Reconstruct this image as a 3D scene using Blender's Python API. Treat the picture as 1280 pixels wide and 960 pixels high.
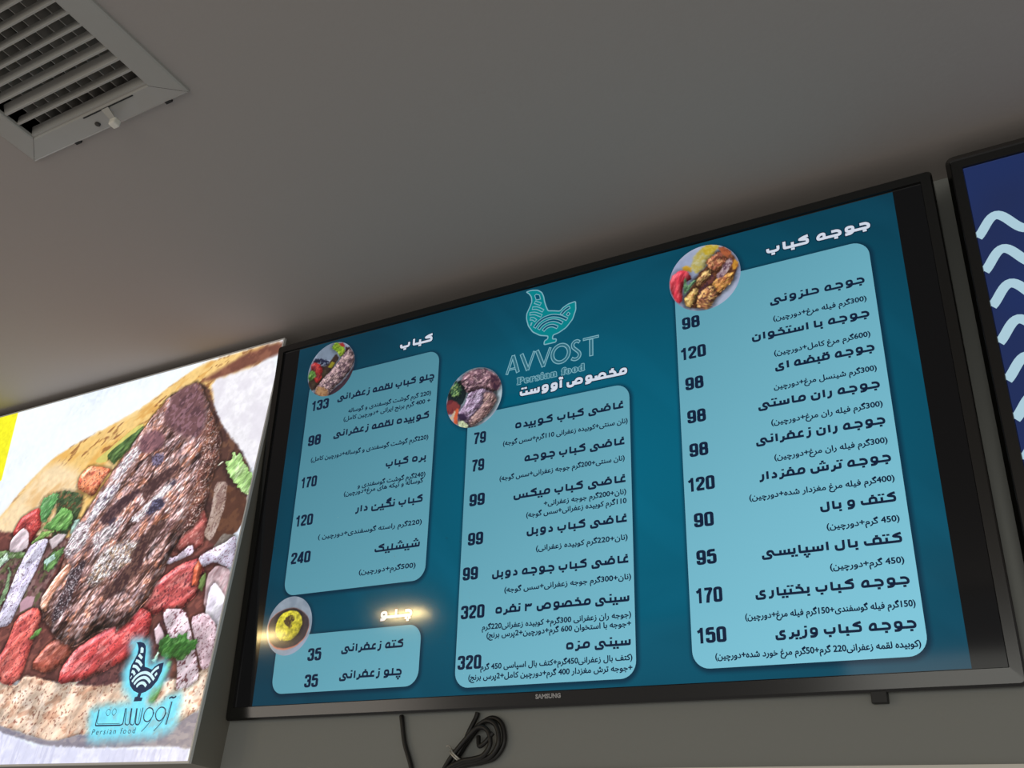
import bpy, math, random
import numpy as np
from mathutils import Matrix, Vector

S = bpy.context.scene
COL = S.collection
for _o in list(bpy.data.objects):
    bpy.data.objects.remove(_o)

# ------------------------------------------------------------------ camera, world, lights, exposure
EYE = 1.62                      # camera height above the floor
cam_d = bpy.data.cameras.new('camera')
cam_d.sensor_fit = 'HORIZONTAL'
cam_d.sensor_width = 36.0
cam_d.lens = 36.0 * 1229.91 / 1280.0
cam_d.clip_start = 0.02
cam = bpy.data.objects.new('camera', cam_d)
COL.objects.link(cam)
cam.matrix_world = Matrix(((0.868436, 0.189176, 0.458292), (0.490085, -0.467498, -0.735705), (0.075073, 0.863515, -0.498704))).to_4x4()
cam.location = (0, 0, EYE)
S.camera = cam

S.view_settings.view_transform = 'Standard'
S.view_settings.look = 'None'
S.view_settings.exposure = 0.0
S.view_settings.gamma = 1.0
S.view_settings.use_curve_mapping = False
S.cycles.use_denoising = True

world = bpy.data.worlds.new('world')
S.world = world
world.use_nodes = True
_bg = world.node_tree.nodes['Background']
_bg.inputs[0].default_value = (1.0, 0.945, 0.91, 1)
_bg.inputs[1].default_value = 0.265

def area(name, loc, target, size, energy, color):
    d = bpy.data.lights.new(name, 'AREA'); d.shape = 'RECTANGLE'
    d.size, d.size_y = size; d.energy = energy; d.color = color
    o = bpy.data.objects.new(name, d); COL.objects.link(o)
    o.location = loc
    o.rotation_euler = (Vector(target) - Vector(loc)).to_track_quat('-Z', 'Y').to_euler()
    return o
# unseen area lights added far behind the photographer for bezel reflections and room fill
area('front_fill_light', (0.64, -3.9, EYE-.28), (0.64, 0, EYE-.28), (3.92, 2.02), 46, (1.0, 0.99, 0.90))
area('side_fill_light', (-5.75, -3.9, EYE-.35), (-5.75, 0, EYE-.35), (2.52, 1.5), 24, (1.0, 0.90, 0.78))

# ------------------------------------------------------------------ helpers
def lin(c):
    return tuple(((v/255)/12.92 if v/255 <= .04045 else ((v/255+.055)/1.055)**2.4) for v in c[:3])
def lin_np(a):
    a = np.clip(a, 0, 255)/255.0
    return np.where(a <= .04045, a/12.92, ((a+.055)/1.055)**2.4)

def mat(name, rgb, rough=.5, metal=0.0, spec=.5, bump=None, mottled=None):
    m = bpy.data.materials.new(name); m.use_nodes = True
    nt = m.node_tree; b = nt.nodes['Principled BSDF']
    b.inputs['Base Color'].default_value = (*lin(rgb), 1)
    b.inputs['Roughness'].default_value = rough
    b.inputs['Metallic'].default_value = metal
    b.inputs['Specular IOR Level'].default_value = spec
    tc = nt.nodes.new('ShaderNodeTexCoord')
    if mottled:
        n = nt.nodes.new('ShaderNodeTexNoise'); n.inputs['Scale'].default_value = mottled[0]
        n.inputs['Detail'].default_value = 4
        r = nt.nodes.new('ShaderNodeValToRGB')
        r.color_ramp.elements[0].color = (*lin(rgb), 1); r.color_ramp.elements[0].position = .35
        r.color_ramp.elements[1].color = (*lin(mottled[1]), 1); r.color_ramp.elements[1].position = .7
        nt.links.new(tc.outputs['Object'], n.inputs['Vector'])
        nt.links.new(n.outputs['Fac'], r.inputs['Fac'])
        nt.links.new(r.outputs['Color'], b.inputs['Base Color'])
    if bump:
        n = nt.nodes.new('ShaderNodeTexNoise'); n.inputs['Scale'].default_value = bump[0]
        bp = nt.nodes.new('ShaderNodeBump'); bp.inputs['Strength'].default_value = bump[1]
        bp.inputs['Distance'].default_value = .002
        nt.links.new(tc.outputs['Object'], n.inputs['Vector'])
        nt.links.new(n.outputs['Fac'], bp.inputs['Height'])
        nt.links.new(bp.outputs['Normal'], b.inputs['Normal'])
    return m

SCREEN_ROUGH = .07
def glow(name, rgb, rough=SCREEN_ROUGH, spec=.3, strength=1.0, sample=False):
    """a lit picture element: black glossy surface that emits its displayed colour"""
    m = bpy.data.materials.new(name); m.use_nodes = True
    b = m.node_tree.nodes['Principled BSDF']
    b.inputs['Base Color'].default_value = (0, 0, 0, 1)
    b.inputs['Roughness'].default_value = rough
    b.inputs['Specular IOR Level'].default_value = spec
    if rgb is not None:
        b.inputs['Emission Color'].default_value = (*lin(rgb), 1)
    else:
        a = m.node_tree.nodes.new('ShaderNodeAttribute'); a.attribute_name = 'picture'
        m.node_tree.links.new(a.outputs['Color'], b.inputs['Emission Color'])
    b.inputs['Emission Strength'].default_value = strength
    m.cycles.emission_sampling = 'AUTO' if sample else 'NONE'
    return m

class MB:
    """collects vertices and faces, links them as ONE mesh object"""
    def __init__(s): s.v = []; s.f = []; s.mi = []
    def add(s, vs, fs, mi=0):
        k = len(s.v); s.v += [tuple(map(float, p)) for p in vs]
        for q in fs: s.f.append(tuple(i+k for i in q)); s.mi.append(mi)
    def box(s, x0, x1, y0, y1, z0, z1, mi=0):
        vs = [(x0,y0,z0),(x1,y0,z0),(x1,y1,z0),(x0,y1,z0),(x0,y0,z1),(x1,y0,z1),(x1,y1,z1),(x0,y1,z1)]
        s.add(vs, [(0,3,2,1),(4,5,6,7),(0,1,5,4),(1,2,6,5),(2,3,7,6),(3,0,4,7)], mi)
    def hexa(s, vs, mi=0):
        s.add(vs, [(0,3,2,1),(4,5,6,7),(0,1,5,4),(1,2,6,5),(2,3,7,6),(3,0,4,7)], mi)
    def loops(s, rings, cap0=False, cap1=False, closed=True, mi=0):
        n = len(rings[0]); vs = [p for r in rings for p in r]; fs = []
        for k in range(len(rings)-1):
            for i in range(n if closed else n-1):
                j = (i+1) % n
                fs.append((k*n+i, k*n+j, (k+1)*n+j, (k+1)*n+i))
        if cap0: fs.append(tuple(range(n))[::-1])
        if cap1: fs.append(tuple((len(rings)-1)*n+i for i in range(n)))
        s.add(vs, fs, mi)
    def tube(s, pts, r, seg=10, mi=0):
        pts = [Vector(p) for p in pts]; rings = []; up = Vector((.13, .2, .97))
        for i, p in enumerate(pts):
            t = (pts[min(i+1, len(pts)-1)] - pts[max(i-1, 0)]).normalized()
            a = t.cross(up).normalized(); b = t.cross(a).normalized()
            rings.append([tuple(p + r*(math.cos(q)*a + math.sin(q)*b)) for q in [2*math.pi*j/seg for j in range(seg)]])
        s.loops(rings, True, True, True, mi)
    def build(s, name, mats, parent=None, smooth=False, bevel=0, seg=2):
        me = bpy.data.meshes.new(name); me.from_pydata(s.v, [], s.f)
        for m in (mats if isinstance(mats, (list, tuple)) else [mats]): me.materials.append(m)
        me.polygons.foreach_set('material_index', s.mi)
        if smooth: me.polygons.foreach_set('use_smooth', [True]*len(s.f))
        me.update()
        o = bpy.data.objects.new(name, me); COL.objects.link(o)
        if parent: o.parent = parent
        if bevel:
            b = o.modifiers.new('bevel', 'BEVEL'); b.width = bevel; b.segments = seg; b.limit_method = 'ANGLE'
        return o

def tag(o, label, cat, group=None):
    o['label'] = label; o['category'] = cat
    if group: o['group'] = group
    return o
def thing(name, loc, label, cat, rx=0, group=None):
    o = bpy.data.objects.new(name, None); COL.objects.link(o)
    o.empty_display_size = .05; o.location = loc; o.rotation_euler = (rx, 0, 0)
    return tag(o, label, cat, group)
def struct(o):
    o['kind'] = 'structure'; return o

# ------------------------------------------------------------------ picture painter (arrays of colour per vertex)
def _table(seed): return np.random.RandomState(seed).rand(128, 128)
def vnoise(x, y, T):
    xi = np.floor(x).astype(int); yi = np.floor(y).astype(int); fx = x-xi; fy = y-yi
    fx = fx*fx*(3-2*fx); fy = fy*fy*(3-2*fy)
    g = lambda a, b: T[a % 128, b % 128]
    return (g(xi,yi)*(1-fx)+g(xi+1,yi)*fx)*(1-fy)+(g(xi,yi+1)*(1-fx)+g(xi+1,yi+1)*fx)*fy
def fbm(x, y, seed, octv=3):
    T = _table(seed); v = 0; a = .5; n = 0
    for k in range(octv):
        v = v + a*vnoise(x*2**k+17.3*k+50, y*2**k+9.1*k+50, T); n += a; a *= .55
    v = v/n
    return np.clip((v-.5)*1.5+.5, 0, 1)
def sstep(a, b, x):
    t = np.clip((x-a)/(b-a), 0, 1); return t*t*(3-2*t)
def signed_dist(px, py, pts):
    """signed distance to a polygon (negative inside) and the vector to its nearest point"""
    d = np.full(px.shape, 1e18); inside = np.zeros(px.shape, bool); n = len(pts)
    nx = np.zeros(px.shape); ny = np.zeros(px.shape)
    for i in range(n):
        ax, ay = pts[i]; bx, by = pts[(i+1) % n]
        ex, ey = bx-ax, by-ay; wx, wy = px-ax, py-ay
        t = np.clip((wx*ex+wy*ey)/max(ex*ex+ey*ey, 1e-9), 0, 1)
        qx, qy = ex*t-wx, ey*t-wy; k = qx*qx+qy*qy; c = k < d
        d = np.where(c, k, d); nx = np.where(c, qx, nx); ny = np.where(c, qy, ny)
        c = ((ay > py) != (by > py))
        if ay != by: inside ^= c & (px < (bx-ax)*(py-ay)/(by-ay)+ax)
    d = np.sqrt(d); return np.where(inside, -d, d), nx/(d+1e-6), ny/(d+1e-6)
PHOTO_LIGHT = np.array((-.38, .52, .76))          # where the light came from when the dish was photographed
def paint(x, y, base, layers, seed=1, unit=1.0):
    """x, y in mm; layers of soft, noisy polygons painted one over another (display colours 0-255)"""
    C = np.empty((len(x), 3)); C[:] = base
    for li, (col, fl, soft, wob, wsc, tex, form) in enumerate(layers):
        pts = [(fl[i], fl[i+1]) for i in range(0, len(fl), 2)]
        if len(pts) > 5:                              # round the outline a little
            q = []
            for i in range(len(pts)):
                a, b = pts[i], pts[(i+1) % len(pts)]
                q += [(a[0]*.82+b[0]*.18, a[1]*.82+b[1]*.18), (a[0]*.18+b[0]*.82, a[1]*.18+b[1]*.82)]
            pts = q
        m = max(soft, wob)*2+4+(10 if form else 0)
        xs = [p[0] for p in pts]; ys = [p[1] for p in pts]
        sel = np.nonzero((x > min(xs)-m) & (x < max(xs)+m) & (y > min(ys)-m) & (y < max(ys)+m))[0]
        if not len(sel): continue
        X, Y = x[sel], y[sel]; s0 = seed*1000+li*17
        d, ox, oy = signed_dist(X, Y, pts)
        if wob: d = d+(fbm(X/wsc, Y/wsc, s0)-.5)*2*wob
        a = sstep(soft, -soft, d)[:, None]
        c = np.empty((len(sel), 3)); c[:] = col
        c *= (1+(fbm(X/9*unit, Y/9*unit, s0+1)-.5)*.10)[:, None]
        for k, (c2, sc, lo, hi, ang, st) in enumerate(tex):
            ca, sa = math.cos(ang), math.sin(ang)
            u = (X*ca+Y*sa)/(sc*st); v = (-X*sa+Y*ca)/sc
            w = (.8 if sc < 3.6 else .66)*sstep(lo-.05, hi+.06, fbm(u, v, s0+3+k, 2 if sc < 7 else 3))[:, None]
            c = c*(1-w)+np.array(c2)*w
        if form:                                      # rounding, relief, gloss and contact shade of the photographed food
            R, kr, amp, sc, ang, st, gl, dark = form
            t = np.clip(1+np.minimum(d, 0)/R, 0, 1)**1.6*kr; t = np.where(d < 0, t, kr)
            ca, sa = math.cos(ang), math.sin(ang)
            hgt = lambda X_, Y_: fbm((X_*ca+Y_*sa)/(sc*st), (-X_*sa+Y_*ca)/sc, s0+11, 4)*amp
            h0 = hgt(X, Y); e = .8; gx_ = (hgt(X+e, Y)-h0)/e; gy_ = (hgt(X, Y+e)-h0)/e
            N = np.stack([ox*np.where(d < 0, 1, -1)*t-gx_, oy*np.where(d < 0, 1, -1)*t-gy_, np.ones(len(sel))], 1)
            N /= np.linalg.norm(N, axis=1)[:, None]
            df = np.clip(N@PHOTO_LIGHT, 0, 1)/PHOTO_LIGHT[2]
            H = PHOTO_LIGHT+np.array((0, 0, 1)); H /= np.linalg.norm(H)
            sp = np.clip(N@H, 0, 1)**26*gl
            cav = np.clip((h0/max(amp, 1e-6)-.5)*1.2, -.4, .35) if amp else 0
            c = c*np.clip(.30+.70*df+cav*.5, .12, 1.6)[:, None]+sp[:, None]*np.array((236, 228, 240))*.75
            sh = (sstep(9, 0, d)*dark)[:, None]; C[sel] = C[sel]*(1-sh*.75)
        C[sel] = np.clip(C[sel]*(1-a)+c*a, 0, 255)
    return C
def picture_mesh(name, co, faces, rgb255, m, parent):
    me = bpy.data.meshes.new(name)
    me.vertices.add(len(co)); me.vertices.foreach_set('co', np.asarray(co, np.float32).ravel())
    faces = np.asarray(faces, np.int32); nf, k = faces.shape
    me.loops.add(nf*k); me.loops.foreach_set('vertex_index', faces.ravel())
    me.polygons.add(nf); me.polygons.foreach_set('loop_start', np.arange(0, nf*k, k, dtype=np.int32))
    me.update(calc_edges=True)
    at = me.color_attributes.new('picture', 'FLOAT_COLOR', 'POINT')
    L = np.ones((len(co), 4), np.float32); L[:, :3] = lin_np(rgb255)
    at.data.foreach_set('color', L.ravel())
    me.materials.append(m)
    o = bpy.data.objects.new(name, me); COL.objects.link(o)
    if parent: o.parent = parent
    return o
def grid(x0, x1, nx, z0, z1, nz):
    gx, gz = np.meshgrid(np.linspace(x0, x1, nx), np.linspace(z0, z1, nz))
    i = np.arange(nx*nz).reshape(nz, nx)
    f = np.stack([i[:-1,:-1], i[:-1,1:], i[1:,1:], i[1:,:-1]], -1).reshape(-1, 4)
    return gx.ravel(), gz.ravel(), f

# ------------------------------------------------------------------ materials
M_ceiling = mat('painted_ceiling', (170, 162, 156), .9, bump=(140, .12))
M_wall = mat('painted_wall', (138, 140, 136), .85, bump=(90, .1))
M_trim = mat('white_trim', (225, 222, 212), .5)
M_floor = mat('floor_tile', (120, 112, 104), .4, mottled=(3, (104, 97, 90)))
M_vent = mat('vent_painted_metal', (172, 170, 164), .3, mottled=(9, (168, 164, 156)))
M_duct = mat('duct_dark', (38, 37, 36), .8)
M_lever = mat('lever_plastic', (236, 230, 216), .4)
M_steel = mat('screw_steel', (70, 66, 62), .4, .6)
M_bezel = mat('bezel_gloss_black', (17, 17, 15), .17, 0, .72)
M_back = mat('housing_black', (16, 16, 16), .5)
M_cable = mat('cable_rubber', (24, 23, 21), .45)
M_tie = mat('tie_wire', (190, 186, 176), .35, .5)
M_cab = mat('cabinet_grey_metal', (128, 126, 116), .55, .1)
M_edge = mat('cabinet_edge_white', (225, 225, 222), .35)
M_letter = mat('brand_silver', (235, 236, 238), .4, 0)

# ------------------------------------------------------------------ the room
ZC = EYE + 1.0704               # ceiling height
YW = 1.2829                     # menu wall
ZB = EYE + 0.2232               # lower edge of the menu wall
VX0, VX1, VY0, VY1 = -1.3100, -1.0500, 0.2900, 0.5985      # opening of the ceiling vent
def quad(name, pts, m, extra=()):
    b = MB(); b.add(pts, [tuple(range(len(pts)))])
    for e in extra: b.add(e, [tuple(range(len(e)))])
    return struct(b.build(name, m))
XL, XR, YB = -5.6, 3.2, -3.9
T = .05
b = MB()
b.box(XL, VX0, YB, YW+.1, ZC, ZC+T); b.box(VX1, XR, YB, YW+.1, ZC, ZC+T)
b.box(VX0, VX1, YB, VY0, ZC, ZC+T); b.box(VX0, VX1, VY1, YW+.1, ZC, ZC+T)
struct(b.build('ceiling', M_ceiling))
b = MB(); b.box(XL, XR, YW, YW+.12, ZB, ZC); struct(b.build('wall_back', M_wall))
b = MB(); b.box(XL, XR, YW-.004, YW+.12, ZB-.03, ZB); struct(b.build('trim_1', M_trim))

# ------------------------------------------------------------------ ceiling vent
vent = thing('ceiling_vent', ((VX0+VX1)/2, (VY0+VY1)/2, ZC),
             'grey metal air vent with slatted louvres set in the ceiling', 'air vent')
def rel(o, root): o.parent = root; o.matrix_parent_inverse = Matrix.Translation(root.location).inverted(); return o
OX0, OX1, OY0, OY1 = -1.3570, -1.0030, 0.2440, 0.6365
b = MB()
zt, z1, z2 = ZC, ZC-.0035, ZC-.005
def rect(x0, x1, y0, y1, z): return [(x0,y0,z),(x1,y0,z),(x1,y1,z),(x0,y1,z)]
prof = [rect(OX0,OX1,OY0,OY1,zt), rect(OX0,OX1,OY0,OY1,z1), rect(OX0+.003,OX1-.003,OY0+.003,OY1-.003,z2),
        rect(VX0-.002,VX1+.002,VY0-.002,VY1+.002,z2-.0015), rect(VX0,VX1,VY0,VY1,z2), rect(VX0,VX1,VY0,VY1,ZC+.03)]
for i in range(4):                                    # four mitred sides
    b = MB(); rings = []
    for r_ in prof:
        p, q = Vector(r_[i]), Vector(r_[(i+1) % 4]); d = (q-p).normalized()*.00045; rings.append([tuple(p+d), tuple(q-d)])
    b.loops(rings, closed=False)
    rel(b.build('frame_side', M_vent), vent)
b = MB(); b.loops([rect(OX0+.004,OX1-.004,OY0+.004,OY1-.004,zt-.0008), rect(VX0-.003,VX1+.003,VY0-.003,VY1+.003,zt-.0008)])
rel(b.build('frame_backing', M_duct), vent)
b = MB()
b.loops([rect(VX0-.001,VX1+.001,VY0-.001,VY1+.001,ZC+.052), rect(VX0-.001,VX1+.001,VY0-.001,VY1+.001,ZC+.2)], False, True)
rel(b.build('duct', M_duct), vent)
rng = random.Random(4)
ys = [.5690, .5468, .5250, .5025, .4800, .4575, .4355, .4130, .3905, .3680, .3455, .3230]
lean = [.003, .009, .006, .005, .002, .003, .004, .005, .003, .004, .005, .004]
for y, q in zip(ys, lean):
    b = MB(); w = .0012; zl, zu = ZC-.003, ZC+.012
    b.hexa([(VX0,y-w-.0015,zl),(VX1,y-w-.0015,zl),(VX1,y+w,zl),(VX0,y+w,zl),
            (VX0,y-q-w,zu),(VX1,y-q-w,zu),(VX1,y-q+w,zu),(VX0,y-q+w,zu)])
    rel(b.build('louvre_blade', M_vent, bevel=.0006), vent)
b = MB(); b.hexa([(VX0,VY1-.0045,zl),(VX1,VY1-.0045,zl),(VX1,VY1,zl),(VX0,VY1,zl),
            (VX0,VY1-.0085,zu),(VX1,VY1-.0085,zu),(VX1,VY1-.006,zu),(VX0,VY1-.006,zu)])
rel(b.build('louvre_blade', M_vent), vent)
for k in range(10):
    x = VX0+.0165+k*.0252
    b = MB(); t = rng.uniform(-.002, .002)
    b.hexa([(x-.0008,VY0,ZC+.016),(x+.0008,VY0,ZC+.016),(x+.0008,VY1,ZC+.016),(x-.0008,VY1,ZC+.016),
            (x-.0008+t,VY0,ZC+.038),(x+.0008+t,VY0,ZC+.038),(x+.0008+t,VY1,ZC+.038),(x-.0008+t,VY1,ZC+.038)])
    rel(b.build('rear_blade', M_vent), vent)
b = MB(); b.box(-1.195, -1.085, .6015, .6035, z2-.0022, z2+.001); rel(b.build('lever_slot', M_duct), vent)
lev = MB(); lev.hexa([(-1.1545,.602,z2-.002),(-1.139,.602,z2-.002),(-1.139,.606,z2-.002),(-1.1545,.606,z2-.002),
                      (-1.1435,.616,ZC-.021),(-1.1325,.616,ZC-.021),(-1.1325,.619,ZC-.021),(-1.1435,.619,ZC-.021)])
levo = rel(lev.build('damper_lever', M_vent), vent)
kb = MB(); kb.box(-1.1445, -1.1315, .6140, .6270, ZC-.030, ZC-.0185)
ko = kb.build('lever_knob', M_lever, levo, bevel=.0022)
ko.matrix_parent_inverse = Matrix.Identity(4)
b = MB()
for j in range(2):
    r0 = [.0045, .002][j]; zz = [z2-.0015, z2-.003][j]
    ring = [[(-1.1850+r*math.cos(a*math.pi/8), .6215+r*math.sin(a*math.pi/8), z) for a in range(16)]
            for r, z in ((.0045, z2+.001), (.0045, z2-.0022), (.003, z2-.0035))]
b.loops(ring, False, True); rel(b.build('screw', M_steel), vent)
for x in (-1.048, -1.252):
    b = MB(); b.box(x-.006, x+.006, OY1-.003, OY1+.004, ZC-.004, ZC); rel(b.build('clip', M_duct), vent)

# ------------------------------------------------------------------ stroke lettering for the menu
def fillet(pts, r, closed=False):
    """rounds the corners of a polyline"""
    n = len(pts); out = []
    for i, p in enumerate(pts):
        if not closed and i in (0, n-1): out.append(p); continue
        a, c = pts[i-1], pts[(i+1) % n]
        va = (a[0]-p[0], a[1]-p[1]); vc = (c[0]-p[0], c[1]-p[1])
        la, lc = math.hypot(*va), math.hypot(*vc)
        if la < 1e-6 or lc < 1e-6: continue
        k = min(r, la*.48, lc*.48)
        A = (p[0]+va[0]/la*k, p[1]+va[1]/la*k); B = (p[0]+vc[0]/lc*k, p[1]+vc[1]/lc*k)
        for t in (0, .25, .5, .75, 1):
            out.append(((1-t)**2*A[0]+2*t*(1-t)*p[0]+t*t*B[0], (1-t)**2*A[1]+2*t*(1-t)*p[1]+t*t*B[1]))
    return out
def ribbon(pts, w, closed=False, ext=0.0):
    """quads along a polyline; returns (verts, faces)"""
    P = [pts[0]]
    for p in pts[1:]:
        if math.hypot(p[0]-P[-1][0], p[1]-P[-1][1]) > 1e-5: P.append(p)
    if closed and math.hypot(P[0][0]-P[-1][0], P[0][1]-P[-1][1]) < 1e-5: P.pop()
    n = len(P)
    if not closed and ext:
        d = (P[0][0]-P[1][0], P[0][1]-P[1][1]); l = math.hypot(*d); P[0] = (P[0][0]+d[0]/l*ext, P[0][1]+d[1]/l*ext)
        d = (P[-1][0]-P[-2][0], P[-1][1]-P[-2][1]); l = math.hypot(*d); P[-1] = (P[-1][0]+d[0]/l*ext, P[-1][1]+d[1]/l*ext)
    vs = []; fs = []
    for i in range(n):
        a = P[i-1] if (i > 0 or closed) else None
        c = P[(i+1) % n] if (i < n-1 or closed) else None
        def nrm(u, v):
            d = (v[0]-u[0], v[1]-u[1]); l = math.hypot(*d) or 1; return (-d[1]/l, d[0]/l)
        n1 = nrm(a, P[i]) if a else None; n2 = nrm(P[i], c) if c else None
        if n1 and n2:
            m = (n1[0]+n2[0], n1[1]+n2[1]); l2 = m[0]**2+m[1]**2
            if l2 < .25: m = n2; k = 1
            else: k = 2/l2; k = min(k, 2.2)
            m = (m[0]*k, m[1]*k) if l2 >= .25 else m
        else: m = n1 or n2
        vs += [(P[i][0]+m[0]*w/2, P[i][1]+m[1]*w/2), (P[i][0]-m[0]*w/2, P[i][1]-m[1]*w/2)]
    for i in range(n if closed else n-1):
        j = (i+1) % n; fs.append((2*i, 2*i+1, 2*j+1, 2*j))
    return vs, fs

# letter skeletons of the menu's square-cut Persian hand: advance, strokes, dots (above +, below -, number, x)
# stroke: points + corner radius; a stroke whose first point equals its last is closed
W_ = .27
def G(adv, *st, dots=()): return (adv, st, dots)
def st(*p, r=.16): return (p, r)
B0 = 0.0
GL = {
 'alef_s': G(.34, st((.17,-.118),(.17,.80))),
 'alef_f': G(.50, st((.19,.80),(.19,0),(.50,0), r=.07)),
 'beh_i': G(.40, st((0,0),(.23,0),(.23,.46), r=.07)),
 'beh_m': G(.46, st((0,0),(.46,0)), st((.25,0),(.25,.44))),
 'beh_f': G(.86, st((.16,.36),(.16,0),(.86,0), r=.22), st((.70,0),(.70,.34))),
 'beh_s': G(1.06, st((.16,.36),(.16,0),(.88,0),(.88,.46), r=.2)),
 'jeem_i': G(.92, st((.22,.47),(.58,.47),(.76,.30),(.76,0),(0,0), r=.16)),
 'jeem_m': G(.92, st((.18,.47),(.52,.47),(.70,.28),(.70,0), r=.16), st((0,0),(.92,0))),
 'dal_s': G(.68, st((.12,0),(.51,0),(.51,.26),(.28,.48), r=.1)),
 'dal_f': G(.74, st((.12,0),(.74,0)), st((.50,0),(.50,.26),(.28,.48), r=.1)),
 'reh_s': G(.52, st((.36,.46),(.36,-.02),(.24,-.24),(.02,-.24), r=.16)),
 'reh_f': G(.60, st((.38,.30),(.38,-.02),(.26,-.24),(.02,-.24), r=.16), st((.38,0),(.60,0))),
 'seen_i': G(1.16, st((0,0),(1.0,0),(1.0,.46), r=.07), st((.66,0),(.66,.38)), st((.32,0),(.32,.38))),
 'seen_m': G(1.16, st((0,0),(1.16,0)), st((.96,0),(.96,.44)), st((.62,0),(.62,.38)), st((.28,0),(.28,.38))),
 'seen_s': G(1.66, st((.16,.30),(.16,-.18),(.74,-.18),(.74,.38), r=.24), st((.74,0),(1.5,0),(1.5,.46), r=.07), st((1.13,0),(1.13,.38))),
 'seen_f': G(1.66, st((.16,.30),(.16,-.18),(.74,-.18),(.74,.38), r=.24), st((.74,0),(1.66,0)), st((1.48,0),(1.48,.44)), st((1.12,0),(1.12,.38))),
 'sad_i': G(1.22, st((0,0),(1.04,0),(1.04,.30),(.88,.47),(.62,.47),(.40,.06), r=.2), st((.20,0),(.20,.36))),
 'sad_m': G(1.22, st((0,0),(1.22,0)), st((1.02,0),(1.02,.30),(.86,.47),(.60,.47),(.36,.0), r=.2), st((.20,0),(.20,.36))),
 'sad_s': G(1.62, st((.16,.30),(.16,-.20),(.68,-.20),(.68,.30), r=.24), st((.68,0),(1.44,0),(1.44,.34),(1.26,.47),(1.02,.47),(.74,.04), r=.2)),
 'sad_f': G(1.62, st((.16,.30),(.16,-.20),(.68,-.20),(.68,.30), r=.24), st((.68,0),(1.62,0)), st((1.44,0),(1.44,.34),(1.26,.47),(1.02,.47),(.74,.04), r=.2)),
 'ain_i': G(.78, st((.62,.47),(.36,.47),(.26,.30),(.26,0), r=.14), st((0,0),(.66,0))),
 'ain_m': G(.88, st((0,0),(.88,0)), st((.16,.0),(.26,.46),(.62,.46),(.72,0), r=.14)),
 'feh_i': G(.86, st((0,0),(.72,0),(.72,.48),(.22,.48),(.22,0), r=.2)),
 'feh_m': G(.90, st((0,0),(.90,0)), st((.18,0),(.18,.48),(.70,.48),(.70,0), r=.2)),
 'feh_f': G(1.50, st((.16,.34),(.16,0),(1.50,0), r=.2), st((.80,0),(.80,.48),(1.30,.48),(1.30,0), r=.2)),
 'kaf_i': G(1.00, st((.86,.84),(.56,.76),(.26,.50),(.52,.44),(.80,.38),(.80,0),(0,0), r=.14)),
 'kaf_m': G(1.00, st((.86,.84),(.56,.76),(.26,.50),(.52,.44),(.76,.38),(.76,0), r=.14), st((0,0),(1.0,0))),
 'kaf_f': G(1.26, st((.16,.30),(.16,0),(1.26,0), r=.2), st((1.10,.84),(.80,.76),(.52,.50),(.76,.44),(1.04,.38),(1.04,0), r=.14)),
 'lam_i': G(.40, st((0,0),(.23,0),(.23,.80), r=.07)),
 'lam_m': G(.46, st((0,0),(.46,0)), st((.25,0),(.25,.80))),
 'lam_s': G(.92, st((.16,.28),(.16,-.20),(.74,-.20),(.74,.80), r=.24)),
 'lam_f': G(.96, st((.16,.28),(.16,-.20),(.70,-.20),(.70,.80), r=.24), st((.70,0),(.96,0))),
 'meem_i': G(.86, st((0,0),(.72,0),(.72,.46),(.30,.46),(.22,0), r=.22)),
 'meem_m': G(.90, st((0,0),(.90,0)), st((.18,0),(.24,.46),(.66,.46),(.72,0), r=.2)),
 'noon_s': G(.96, st((.16,.32),(.16,-.20),(.78,-.20),(.78,.46), r=.26)),
 'noon_f': G(1.20, st((.16,.32),(.16,-.26),(.94,-.26),(.94,.0),(1.20,.0), r=.2)),
 'waw_s': G(.80, st((.60,.06),(.20,.06),(.20,.48),(.62,.48),(.62,-.02),(.46,-.24),(.10,-.24), r=.18), st((.3,.05),(.62,.05))),
 'waw_f': G(.86, st((.60,.06),(.20,.06),(.20,.48),(.62,.48),(.62,-.02),(.46,-.24),(.10,-.24), r=.18), st((.3,.03),(.86,.0))),
 'heh_s': G(.82, st((.41,0),(.16,0),(.16,.48),(.66,.48),(.66,0),(.41,0), r=.2)),
 'heh_f': G(.88, st((.56,0),(.18,0),(.18,.26),(.36,.48),(.60,.48),(.60,0), r=.16), st((.3,0),(.88,0))),
 'yeh_f': G(1.30, st((1.30,0),(1.04,.02),(.90,.40),(.56,.38),(.52,.12),(.84,-.04),(.76,-.30),(.16,-.30),(.16,.06), r=.13)),
 'yeh_s': G(1.04, st((.86,.44),(.50,.42),(.48,.14),(.82,.06),(.78,-.26),(.16,-.26),(.16,.12), r=.13)),
 'tatweel': G(.42, st((0,0),(.42,0))),
 'three': G(.92, st((.18,-.15),(.18,.74)), st((.18,.60),(.24,.42),(.46,.42),(.46,.70), r=.08), st((.46,.42),(.72,.42),(.72,.72), r=.12)),
}
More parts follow.
